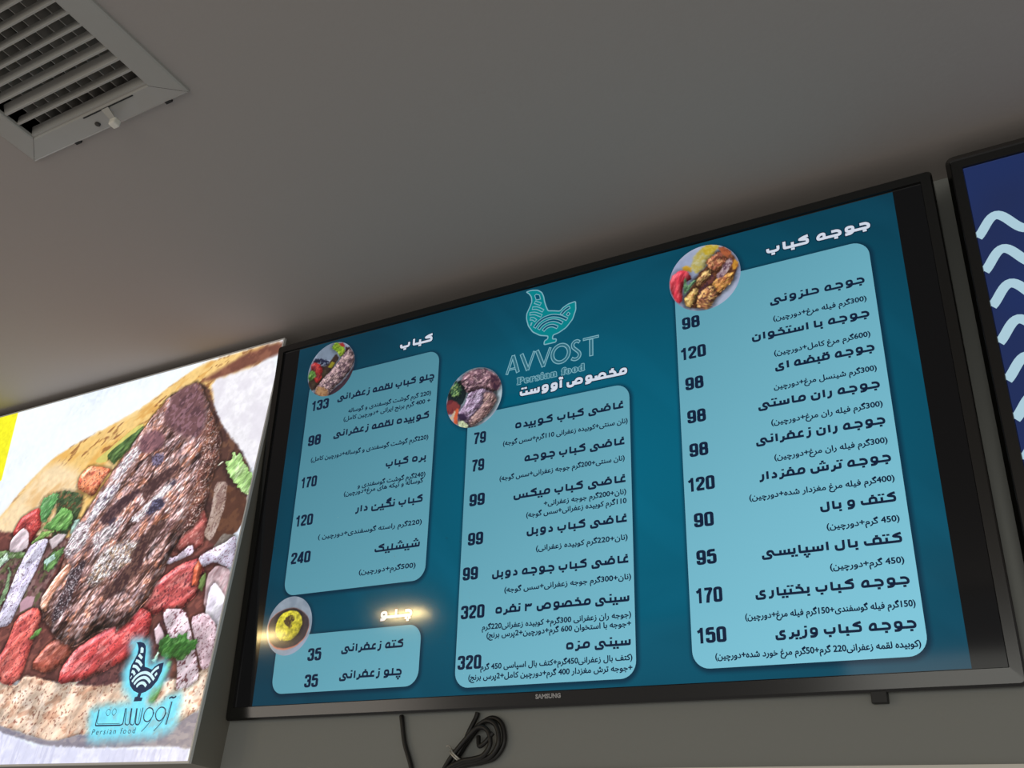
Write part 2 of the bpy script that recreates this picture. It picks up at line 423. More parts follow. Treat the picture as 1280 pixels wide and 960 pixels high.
DOT = {'ب': ('beh', -1), 'پ': ('beh', -3), 'ت': ('beh', 2), 'ن': ('noon', 1), 'ی': ('yeh', -2), 'ج': ('jeem', -1), 'چ': ('jeem', -3),
       'ح': ('jeem', 0), 'خ': ('jeem', 1), 'د': ('dal', 0), 'ر': ('reh', 0), 'ز': ('reh', 1), 'س': ('seen', 0), 'ش': ('seen', 3),
       'ص': ('sad', 0), 'ض': ('sad', 1), 'ع': ('ain', 0), 'غ': ('ain', 1), 'ف': ('feh', 1), 'ق': ('feh', 2), 'ک': ('kaf', 0),
       'گ': ('kaf', 9), 'ل': ('lam', 0), 'م': ('meem', 0), 'و': ('waw', 0), 'ه': ('heh', 0), 'ا': ('alef', 0), 'آ': ('alef', 8),
       'ـ': ('tatweel', 0), '۳': ('three', 0)}
NOJOIN = set('ادرزوآ')          # letters that never join to the next one
def forms(word):
    """(letter, joined to the right?, joined to the left?)"""
    out = []
    for i, ch in enumerate(word):
        r = i > 0 and word[i-1] in DOT and word[i-1] not in NOJOIN and word[i-1] != '۳' and ch != '۳'
        l = i < len(word)-1 and ch not in NOJOIN and word[i+1] in DOT and ch != '۳' and word[i+1] != '۳'
        out.append((ch, r, l))
    return out
def title_shapes(text):
    """list of (kind, data) in units of the alef's height, running right to left from x = 0; returns shapes, width"""
    x = 0.0; sh = []
    for word in text.split(' '):
        for ch, r, l in forms(word):
            base, d = DOT[ch]
            f = 'm' if (r and l) else 'i' if l else 'f' if r else 's'
            if base == 'tatweel' or base == 'three': key = base
            elif base in ('noon', 'yeh') and f in 'im': key = 'beh_'+f
            else: key = base+'_'+f
            if key not in GL: key = base+'_'+('f' if key.endswith('m') else 's' if key.endswith('i') else 'i')
            adv, sts, _ = GL[key]
            x -= adv
            for p, rr in sts:
                cl = p[0] == p[-1]
                q = list(p[:-1]) if cl else list(p)
                sh.append(('s', [(a+x, b_) for a, b_ in fillet(q, rr, cl)], cl))
            cx = x+{'beh_i': .23, 'beh_m': .25, 'beh_s': .52, 'beh_f': .45, 'jeem_i': .48, 'jeem_m': .46, 'reh_s': .36, 'reh_f': .38, 'noon_s': .47,
                    'noon_f': .55, 'seen_i': .66, 'seen_m': .62, 'seen_s': 1.12, 'seen_f': 1.12, 'sad_i': .78, 'sad_m': .72, 'feh_i': .47, 'feh_m': .44,
                    'feh_f': 1.05, 'ain_i': .48, 'ain_m': .44}.get(key, adv/2)
            if key in ('beh_i', 'beh_m') and abs(d) > 1: cx -= .02
            tall = .74 if key not in ('reh_f',) else .62
            if base == 'noon' and f in 'sf': tall = .46 if f == 's' else .34
            if key == 'jeem_i' or key == 'jeem_m': low = -.30
            else: low = -.32
            q = .115
            def dot(cx_, cy_, hw=q): sh.append(('d', [(cx_-hw, cy_-q), (cx_+hw, cy_-q), (cx_+hw, cy_+q), (cx_-hw, cy_+q)], False))
            if base == 'yeh' and f in 'sf': d = 0
            if d == 1: dot(cx, tall+.04)
            elif d == 2: dot(cx-.15, tall+.02); dot(cx+.15, tall+.02)
            elif d == 3: dot(cx-.15, tall-.02); dot(cx+.15, tall-.02); dot(cx, tall+.22)
            elif d == -1: dot(cx, low)
            elif d == -2: dot(cx-.15, low); dot(cx+.15, low)
            elif d == -3: dot(cx-.15, low); dot(cx+.15, low); dot(cx, low-.24)
            elif d == 9: sh.append(('s', [(x+.30, .80), (x+.60, 1.04), (x+.88, 1.12)], False))
            elif d == 8: sh.append(('s', [(x+.0, 1.03), (x+.10, 1.10), (x+.22, 1.03), (x+.36, 1.10)], False))
            if not l: x -= .06
        x -= .26
    return sh, -(x+.26)
def lift(y): return y*1.16 if 0 < y < .5 else y+.08*max(0, 1-(y-.5)/.3) if .5 <= y < .8 else y
def put_title(mb, text, u0, u1, v, H, bold=1.0, layers=((0, 0.0, 1.0),)):
    """v: baseline (lower edge) of the line, H: height of the alef, all mm; layers: (material, extra width mm, depth)"""
    sh, wid = title_shapes(text)
    k = H*.92; sx = (u1-u0)/wid
    for mi, grow, depth in layers:
        for kind, pts, cl in sh:
            P = [(u1+p[0]*sx, v+.1*k+k*lift(p[1])) for p in pts]
            if kind == 's': vs, fs = ribbon(P, W_*k*bold+grow, cl, ext=grow/2)
            else:
                cx = sum(p[0] for p in P)/4; cy = sum(p[1] for p in P)/4
                vs = [(p[0]+math.copysign(grow/2, p[0]-cx), p[1]+math.copysign(grow/2, p[1]-cy)) for p in P]; fs = [(0, 1, 2, 3)]
            mb.add([(a/1000, -depth/1000, c/1000) for a, c in vs], fs, mi)

# heavy narrow numerals: strokes in a cell of width 1, height 1 (x stretched later)
NUM = {
 '0': [((.5,.095),(.19,.095),(.19,.905),(.81,.905),(.81,.095),(.5,.095))],
 '1': [((.62,0),(.62,1)), ((.62,.90),(.38,.78),(.12,.72))],
 '2': [((.19,.66),(.19,.905),(.81,.905),(.81,.62),(.22,.20),(.20,.095)), ((.10,.095),(.92,.095))],
 '3': [((.19,.70),(.19,.905),(.81,.905),(.81,.53),(.42,.53)), ((.42,.51),(.81,.51),(.81,.095),(.19,.095),(.19,.32))],
 '4': [((.70,0),(.70,1)), ((.66,.94),(.14,.34),(.14,.24),(.98,.24))],
 '5': [((.86,.905),(.20,.905),(.20,.52)), ((.20,.56),(.40,.62),(.81,.62),(.81,.095),(.19,.095),(.19,.32))],
 '7': [((.08,.905),(.84,.905),(.50,.45),(.42,0))],
 '8': [((.5,.53),(.21,.53),(.21,.905),(.79,.905),(.79,.53),(.5,.53)), ((.5,.51),(.19,.51),(.19,.095),(.81,.095),(.81,.51),(.5,.51))],
 '9': [((.81,.42),(.19,.42),(.19,.905),(.81,.905),(.81,.095),(.19,.095),(.19,.30))],
}
def put_price(mb, text, u0, u1, v, H=21.0):
    n = len(text); wts = [.78 if c == '1' else 1.0 for c in text]
    cell = (u1-u0)/sum(wts); x = u0
    for c, wt in zip(text, wts):
        for p in NUM[c]:
            cl = p[0] == p[-1]; q = list(p[:-1]) if cl else list(p)
            q = fillet([(a*.5, b_) for a, b_ in q], .12 if c not in '17' else .04, cl)
            vs, fs = ribbon(q, .188, cl)
            mb.add([((x+cell*wt*(.04+.92*(a/.5 if c != '1' else (a/.5-.08)*1.05)))/1000, -.0006, (v+H*b_)/1000) for a, b_ in vs], fs)
        x += cell*wt

# running text through the built-in font, Persian letters given in their joined presentation forms
PF = {'ا': (0xFE8D, 2), 'آ': (0xFE81, 2), 'ب': (0xFE8F, 4), 'پ': (0xFB56, 4), 'ت': (0xFE95, 4), 'ج': (0xFE9D, 4), 'چ': (0xFB7A, 4), 'ح': (0xFEA1, 4),
      'خ': (0xFEA5, 4), 'د': (0xFEA9, 2), 'ر': (0xFEAD, 2), 'ز': (0xFEAF, 2), 'س': (0xFEB1, 4), 'ش': (0xFEB5, 4), 'ص': (0xFEB9, 4), 'ض': (0xFEBD, 4),
      'ع': (0xFEC9, 4), 'غ': (0xFECD, 4), 'ف': (0xFED1, 4), 'ق': (0xFED5, 4), 'ک': (0xFB8E, 4), 'گ': (0xFB92, 4), 'ل': (0xFEDD, 4), 'م': (0xFEE1, 4),
      'ن': (0xFEE5, 4), 'و': (0xFEED, 2), 'ه': (0xFEE9, 4), 'ی': (0xFBFC, 4)}
def visual(text):
    g = []
    for i, ch in enumerate(text):
        if ch in PF:
            r = i > 0 and text[i-1] in PF and PF[text[i-1]][1] == 4
            l = PF[ch][1] == 4 and i < len(text)-1 and text[i+1] in PF
            g.append(chr(PF[ch][0]+(3 if r and l else 2 if l else 1 if r else 0)))
        else: g.append({'(': ')', ')': '('}.get(ch, ch))
    g.reverse(); out = []; num = []
    for ch in g:
        if ch.isdigit(): num.insert(0, ch)
        else: out += num+[ch]; num = []
    return ''.join(out+num)
def font_mesh(text, spacing=1.0):
    """(verts, faces) of flat lettering of size 1, filled by winding number"""
    from mathutils.geometry import delaunay_2d_cdt
    c = bpy.data.curves.new('lettering', 'FONT'); c.body = text; c.resolution_u = 3
    c.space_character = spacing; c.fill_mode = 'NONE'
    o = bpy.data.objects.new('lettering', c); COL.objects.link(o)
    bpy.context.view_layer.update()
    me = bpy.data.meshes.new_from_object(o.evaluated_get(bpy.context.evaluated_depsgraph_get()))
    P = [Vector((v.co.x, v.co.y)) for v in me.vertices]; nxt = {}
    for e_ in me.edges:
        nxt.setdefault(e_.vertices[0], []).append(e_.vertices[1]); nxt.setdefault(e_.vertices[1], []).append(e_.vertices[0])
    bpy.data.objects.remove(o); bpy.data.curves.remove(c); bpy.data.meshes.remove(me)
    seen = set(); loops = []
    for i in range(len(P)):
        if i in seen or i not in nxt: continue
        loop = [i]; seen.add(i); cur = i
        while True:
            n = [j for j in nxt[cur] if j not in seen]
            if not n: break
            cur = min(n) if len(loop) == 1 else n[0]
            loop.append(cur); seen.add(cur)
        if len(loop) > 2: loops.append(loop)
    V, F, sign = [], [], []
    for lp in loops:
        q = []
        for i in lp:
            if not q or (P[i]-q[-1]).length > 1e-4: q.append(P[i])
        if len(q) > 2 and (q[0]-q[-1]).length < 1e-4: q.pop()
        if len(q) < 3: continue
        ar = sum(q[k-1].x*q[k].y-q[k].x*q[k-1].y for k in range(len(q)))
        if ar < 0: q.reverse()
        F.append(list(range(len(V), len(V)+len(q)))); V += q; sign.append(1 if ar > 0 else -1)
    v2, _e, f2, _ov, _oe, _of = delaunay_2d_cdt(V, [], F, 0, 1e-6)
    A = np.array([(p.x, p.y) for p in v2]); tri = np.array([t for t in f2 if len(t) == 3])
    cen = A[tri].mean(1); wind = np.zeros(len(tri), int)
    for lp, sg in zip(F, sign):                       # winding number of every triangle's middle
        q = np.array([(V[i].x, V[i].y) for i in lp]); lo, hi = q.min(0), q.max(0)
        sel = np.nonzero((cen >= lo).all(1) & (cen <= hi).all(1))[0]
        if not len(sel): continue
        px, py = cen[sel, 0][:, None], cen[sel, 1][:, None]
        x0, y0 = q[:, 0], q[:, 1]; x1, y1 = np.roll(x0, -1), np.roll(y0, -1)
        side = (x1-x0)*(py-y0)-(px-x0)*(y1-y0)
        wind[sel] += sg*(((y0 <= py) & (y1 > py) & (side > 0)).sum(1)-((y0 > py) & (y1 <= py) & (side < 0)).sum(1))
    return [tuple(p) for p in A], [tuple(t) for t in tri[wind != 0]]
def put_font(mb, text, u0, u1, v, size, depth=.6, mi=0, bold=0.0, spacing=1.0, thin=0.0):
    """bold: extra stroke weight in mm (the lettering spread by half of it each way)"""
    vs, fs = font_mesh(text, spacing)
    a = min(p[0] for p in vs); b_ = max(p[0] for p in vs)
    sx = (u1-u0)/(b_-a); h = bold/2
    for dx, dz in ([(0, 0)] if not bold else [(h, 0), (-h, 0), (0, h), (0, -h), (h*.7, h*.7), (-h*.7, h*.7), (h*.7, -h*.7), (-h*.7, -h*.7)]):
        mb.add([((u0+(p[0]-a)*sx+dx)/1000, -depth/1000, (v+p[1]*size+dz)/1000) for p in vs], fs, mi)

# ------------------------------------------------------------------ television shell
TILT = 0.095998
TVC = Vector((-0.68925, 1.23778, 0.66754)) + Vector((0, 0, EYE))        # middle of the picture
UPV = Vector((0, -math.sin(TILT), math.cos(TILT))); NRM = Vector((0, -math.cos(TILT), -math.sin(TILT)))
def rrect(x0, x1, z0, z1, r, y, seg=4):
    out = []
    for cx, cz, a0 in ((x1-r, z1-r, 0), (x0+r, z1-r, 90), (x0+r, z0+r, 180), (x1-r, z0+r, 270)):
        for k in range(seg+1):
            a = math.radians(a0+90*k/seg); out.append((cx+r*math.cos(a), y, cz+r*math.sin(a)))
    return out
HALF_W, HALF_H = .6045, .3415
def television(name, u, v, label, left, right, top, bottom, ridge, mount_z):
    """empty at the middle of the screen's lower bezel edge; local x right, y into the wall, z up; picture centre at local z = bottom"""
    ctr = TVC + Vector((u, 0, 0)) + UPV*v
    root = thing(name, ctr - UPV*bottom, label, 'television', rx=TILT)
    z = bottom; x0, x1, z0, z1 = -left, right, 0.0, z+top
    f = -.004
    def back(zz):                                      # local depth of the wall behind height zz
        p = ctr + UPV*(zz-bottom); return (YW - p.y)/math.cos(TILT) - .003
    def deep(ring): return [(p[0], max(.009, min(.045, back(p[2])-.003)), p[2]) for p in ring]
    def slope(ring): return [(p[0], p[1]+(.0014 if p[2] < z-HALF_H-.008 else 0), p[2]) for p in ring]
    b = MB()
    if ridge:      # broad chamfer round the front
        rings = [deep(rrect(x0+.003, x1-.003, z0+.003, z1-.003, .010, 0)), deep(rrect(x0+.001, x1-.001, z0+.001, z1-.001, .012, 0)), rrect(x0, x1, z0, z1, .012, .006), rrect(x0, x1, z0, z1, .012, .004),
                 rrect(x0+.006, x1-.006, z0+.013, z1-.013, .004, f-.002), rrect(x0+.0075, x1-.0075, z0+.0145, z1-.0145, .003, f),
                 rrect(-HALF_W-.001, HALF_W+.001, z-HALF_H-.001, z+HALF_H+.001, .0008, f+.001), rrect(-HALF_W, HALF_W, z-HALF_H, z+HALF_H, .0006, .0008)]
    else:
        rings = [deep(rrect(x0+.003, x1-.003, z0+.003, z1-.003, .005, 0)), deep(rrect(x0+.001, x1-.001, z0+.001, z1-.001, .007, 0)), rrect(x0, x1, z0, z1, .007, .006), rrect(x0, x1, z0, z1, .007, -.001),
                 slope(rrect(x0+.0025, x1-.0025, z0+.0035, z1-.0025, .005, f)), rrect(-HALF_W-.0012, HALF_W+.0012, z-HALF_H-.0012, z+HALF_H+.0012, .0008, f),
                 rrect(-HALF_W, HALF_W, z-HALF_H, z+HALF_H, .0006, .0008)]
    b.loops(rings)
    b.build('bezel', M_bezel, root)
    b = MB()      # wedge-shaped housing behind the panel, following the wall
    z_lo, z_hi = z0+.05, z1-.10
    b.loops([deep(rrect(x0+.0035, x1-.0035, z0+.0035, z1-.0035, .005, 0)), deep(rrect(x0+.06, x1-.06, z_lo, z1-.05, .02, 0))], False, True)
    b.build('back_housing', M_back, root)
    for sx in (-.20, .20):      # wall bracket: two rails from the housing to the wall
        b = MB(); za, zb = z0+.22, z1-.16
        b.hexa([(sx-.02,deep([(0,0,za)])[0][1],za),(sx+.02,deep([(0,0,za)])[0][1],za),(sx+.02,back(za)+.0025,za),(sx-.02,back(za)+.0025,za),
                (sx-.02,deep([(0,0,zb)])[0][1],zb),(sx+.02,deep([(0,0,zb)])[0][1],zb),(sx+.02,back(zb)+.0025,zb),(sx-.02,back(zb)+.0025,zb)])
        b.build('bracket_rail', M_steel, root)
    return root

# ------------------------------------------------------------------ menu television
BOT = .3635
tv = television('menu_television', 0, 0, 'large black television showing the teal kebab menu with prices', .6215, .6215, .3585, BOT, False, 0)
b = MB(); b.box(-HALF_W, HALF_W, 0, .004, BOT-HALF_H, BOT+HALF_H)
M_black = glow('screen_black', (12, 12, 13))
screen = b.build('screen', M_black, tv)
M_pic = glow('screen_picture', None)
panels = [(-526, -225, -157, 262.5), (-526, -225, -323.5, -228), (-157, 141, -330.5, 119), (223, 521.5, -323.5, 270)]
photos = [(-477.5, 278.5, 57, 11), (-147, 152, 56, 12), (-503.5, -210, 50.5, 13), (273.5, 275, 58.5, 14)]
def on_screen(o):          # picture elements are drawn around the screen's middle
    o.location = (0, 0, BOT); return o
def panel_dist(X, Z, p, r=24):
    x0, x1, z0, z1 = p; cx, cz = (x0+x1)/2, (z0+z1)/2
    dx = np.abs(X-cx)-((x1-x0)/2-r); dz = np.abs(Z-cz)-((z1-z0)/2-r)
    return np.hypot(np.maximum(dx, 0), np.maximum(dz, 0))+np.minimum(np.maximum(dx, dz), 0)-r
gx, gz, gf = grid(-565, 565.5, 420, -341, 340, 254)
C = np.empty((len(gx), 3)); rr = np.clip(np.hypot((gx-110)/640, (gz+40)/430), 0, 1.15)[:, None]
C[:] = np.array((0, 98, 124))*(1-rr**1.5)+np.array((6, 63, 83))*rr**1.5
for k in range(5):         # faint swirls of the menu's backdrop
    sw = np.sin((gx*.6+gz*(.8+.1*k))/(70+12*k)+k*1.7+np.sin(gx/130+k)*1.4)
    C += (sstep(.93, 1.0, sw)*3.0)[:, None]*np.array((.3, .8, 1.0))
for p in panels:           # the drop shadow round each list
    d = panel_dist(gx-1.5, gz+2, p); a = (sstep(8, -1, d)*.62)[:, None]
    C = C*(1-a)+np.array((6, 28, 48))*a
for cu, cv, cr, _l in photos:
    d = np.hypot(gx-cu-3, gz-cv+3)-cr; a = (sstep(7, -2, d)*.45)[:, None]
    C = C*(1-a)+np.array((10, 30, 50))*a
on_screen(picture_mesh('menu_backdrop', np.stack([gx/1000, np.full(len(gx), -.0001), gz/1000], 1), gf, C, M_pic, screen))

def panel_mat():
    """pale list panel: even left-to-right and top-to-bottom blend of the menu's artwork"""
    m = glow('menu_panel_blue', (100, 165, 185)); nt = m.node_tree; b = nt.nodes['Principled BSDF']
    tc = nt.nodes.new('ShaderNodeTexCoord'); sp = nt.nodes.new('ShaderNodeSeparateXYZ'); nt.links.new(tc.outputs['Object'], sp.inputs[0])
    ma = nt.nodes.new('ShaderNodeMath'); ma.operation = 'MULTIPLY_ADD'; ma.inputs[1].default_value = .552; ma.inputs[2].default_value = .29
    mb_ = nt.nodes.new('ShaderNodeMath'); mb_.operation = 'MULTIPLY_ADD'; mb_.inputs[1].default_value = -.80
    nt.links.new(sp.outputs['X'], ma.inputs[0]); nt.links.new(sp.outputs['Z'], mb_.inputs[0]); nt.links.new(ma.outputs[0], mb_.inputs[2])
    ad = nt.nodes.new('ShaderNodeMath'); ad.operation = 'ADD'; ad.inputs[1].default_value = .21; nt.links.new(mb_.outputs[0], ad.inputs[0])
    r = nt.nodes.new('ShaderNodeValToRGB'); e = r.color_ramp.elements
    e[0].position = 0; e[0].color = (*lin((68, 124, 141)), 1); e[1].position = 1; e[1].color = (*lin((127, 197, 217)), 1)  # dark to bright ends carry the viewing-angle darkening as colour
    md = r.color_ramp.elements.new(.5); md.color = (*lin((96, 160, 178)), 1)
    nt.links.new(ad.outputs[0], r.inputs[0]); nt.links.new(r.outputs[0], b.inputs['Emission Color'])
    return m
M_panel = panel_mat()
M_ink = glow('menu_ink_navy', (15, 32, 58))
M_white = glow('menu_white', (206, 214, 228))
M_navy = glow('menu_outline_navy', (8, 40, 62))
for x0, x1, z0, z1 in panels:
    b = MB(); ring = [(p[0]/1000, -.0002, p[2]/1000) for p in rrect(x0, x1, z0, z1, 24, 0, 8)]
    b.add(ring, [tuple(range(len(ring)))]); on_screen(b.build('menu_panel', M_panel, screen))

LINES = [
  ('h', -318.2, -240.2, 284.8, 'کباب'),
  ('t', -454.0, -232.1, 206.2, 'چلو کباب لقمه زعفرانی'),
  ('d', -422.3, -237.8, 175.8, '(220 گرم گوشت گوسفندی و گوساله'),
  ('d', -431.7, -238.3, 161.0, '+ 400 گرم برنج ایرانی +دورچین کامل)'),
  ('t', -453.7, -237.0, 131.6, 'کوبیده لقمه زعفرانی'),
  ('d', -499.7, -237.1, 91.2, '(220گرم گوشت گوسفندی و گوساله+دورچین کامل)'),
  ('t', -326.4, -237.9, 53.1, 'بره کباب'),
  ('d', -382.5, -238.0, 23.1, '(240گرم گوشت گوسفندی و'),
  ('d', -412.1, -241.5, 12.3, 'گوساله و تیکه های مرغ+دورچین)'),
  ('t', -383.8, -238.1, -22.1, 'کباب نگین دار'),
  ('d', -460.7, -238.6, -61.2, '(220گرم راسته گوسفندی+دورچین )'),
  ('t', -335.0, -237.9, -99.8, 'شیشلیک'),
  ('d', -361.3, -244.9, -134.5, '(500گرم+دورچین)'),
  ('h', -311.0, -243.7, -213.5, 'چـلـو'),
  ('t', -384.7, -256.2, -262.1, 'کته زعفرانی'),
  ('t', -383.5, -256.0, -305.2, 'چلو زعفرانی'),
  ('h', -58.2, 139.0, 136.0, 'مخصوص آووست'),
  ('t', -65.1, 132.6, 78.5, 'غاضی کباب کوبیده'),
  ('d', -85.3, 137.0, 52.0, '(نان سنتی+کوبیده زعفرانی 110گرم+سس گوجه)'),
  ('t', -46.5, 133.0, 17.6, 'غاضی کباب جوجه'),
  ('d', -89.6, 130.6, -8.4, '(نان سنتی+200گرم جوجه زعفرانی+سس گوجه)'),
  ('t', -64.7, 133.5, -43.5, 'غاضی کباب میکس'),
  ('d', -7.4, 131.8, -62.3, '(نان+200گرم جوجه زعفرانی+'),
  ('d', -38.4, 132.0, -76.8, '110گرم کوبیده زعفرانی+سس گوجه)'),
  ('t', -39.1, 134.1, -105.6, 'غاضی کباب دوبل'),
  ('d', -19.9, 132.5, -132.7, '(نان+220گرم کوبیده زعفرانی)'),
  ('t', -99.1, 135.0, -167.2, 'غاضی کباب جوجه دوبل'),
  ('d', -74.0, 136.5, -191.8, '(نان+300گرم جوجه زعفرانی+سس گوجه)'),
  ('t', -90.8, 134.2, -223.3, 'سینی مخصوص ۳ نفره'),
  ('d', -111.7, 135.1, -245.9, '(جوجه ران زعفرانی 300گرم+ کوبیده زعفرانی220گرم'),
  ('d', -102.9, 134.7, -258.8, '+جوجه با استخوان 600 گرم+دورچین+2پرس برنج)'),
  ('t', 30.4, 134.9, -284.9, 'سینی مزه'),
  ('d', -111.6, 135.5, -305.4, '(کتف بال زعفرانی450گرم+کتف بال اسپاسی 450 گرم'),
  ('d', -132.3, 135.2, -319.6, '+جوجه ترش مغزدار 400 گرم+دورچین کامل+2پرس برنج)'),
  ('h', 371.4, 529.6, 289.6, 'جوجه کباب'),
  ('t', 370.3, 510.6, 201.2, 'جوجه حلزونی'),
  ('d', 374.8, 508.4, 171.9, '(300گرم فیله مرغ+دورچین)'),
  ('t', 338.4, 510.5, 146.0, 'جوجه با استخوان'),
  ('d', 371.3, 506.7, 115.0, '(600گرم مرغ کامل+دورچین)'),
  ('t', 368.7, 510.6, 91.7, 'جوجه قبضه ای'),
  ('d', 366.1, 508.6, 61.4, '(300گرم شینسل مرغ+دورچین'),
  ('t', 339.1, 510.7, 35.3, 'جوجه ران ماستی'),
  ('d', 357.8, 509.5, 7.4, '(300گرم فیله ران مرغ+دورچین)'),
  ('t', 331.7, 510.9, -18.2, 'جوجه ران زعفرانی'),
  ('d', 357.7, 509.0, -45.6, '(300گرم فیله ران مرغ+دورچین)'),
  ('t', 332.7, 511.3, -72.0, 'جوجه ترش مغزدار'),
  ('d', 317.8, 510.8, -99.3, '(400گرم فیله مرغ مغزدار شده+دورچین)'),
  ('t', 410.5, 511.1, -127.2, 'کتف و بال'),
  ('d', 418.3, 509.8, -153.7, '(450 گرم+دورچین)'),
  ('t', 326.5, 511.3, -181.5, 'کتف بال اسپایسی'),
  ('d', 416.8, 508.2, -208.0, '(450 گرم+دورچین)'),
  ('t', 313.5, 512.3, -235.0, 'جوجه کباب بختیاری'),
  ('d', 299.6, 514.0, -263.1, '(150گرم فیله گوسفندی+150گرم فیله مرغ+دورچین)'),
  ('t', 335.8, 512.7, -289.5, 'جوجه کباب وزیری'),
  ('d', 255.2, 513.6, -312.1, '(کوبیده لقمه زعفرانی220 گرم+50گرم مرغ خورد شده+دورچین)'),
]
for kind, u0, u1, v, text in LINES:
    b = MB()
    if kind == 'h':
        put_title(b, text, u0, u1, v, 15.5, 1.08, ((1, 3.6, .4), (0, .4, .55)))
        on_screen(b.build('heading', [M_white, M_navy], screen))
    elif kind == 't':
        put_title(b, text, u0, u1, v, 13.6, 1.0, ((0, 0, .5),))
        on_screen(b.build('dish_name', M_ink, screen))
    else:
        put_font(b, visual(text), u0, u1, v, 11.2, .5, bold=.7)
        on_screen(b.build('dish_description', M_ink, screen))
for u0, u1, v, text in [
  (-514.4, -472.0, 195.6, '133'),
  (-512.9, -481.1, 123.7, '98'),
  (-516.6, -478.9, 41.1, '170'),
  (-518.3, -477.3, -31.9, '120'),
  (-518.9, -472.9, -101.1, '240'),
  (-454.6, -423.8, -273.0, '35'),
  (-455.1, -424.6, -315.9, '35'),
  (-144.1, -118.5, 63.9, '79'),
  (-145.3, -119.7, 15.2, '79'),
  (-146.4, -115.8, -44.9, '99'),
  (-145.6, -115.7, -110.6, '99'),
  (-152.1, -122.6, -166.6, '99'),
  (-152.1, -107.8, -227.5, '320'),
  (-153.5, -110.0, -303.8, '320'),
  (232.4, 262.4, 190.3, '98'),
  (228.3, 269.3, 137.9, '120'),
  (232.6, 262.6, 86.1, '98'),
  (233.0, 263.1, 31.6, '98'),
  (233.6, 263.5, -21.8, '98'),
  (229.2, 270.0, -74.7, '120'),
  (234.8, 265.2, -128.6, '90'),
  (235.5, 265.9, -182.9, '95'),
  (232.6, 270.7, -236.2, '170'),
  (231.1, 272.8, -290.2, '150'),
]:
    b = MB(); put_price(b, text, u0, u1, v); on_screen(b.build('price', M_ink, screen))

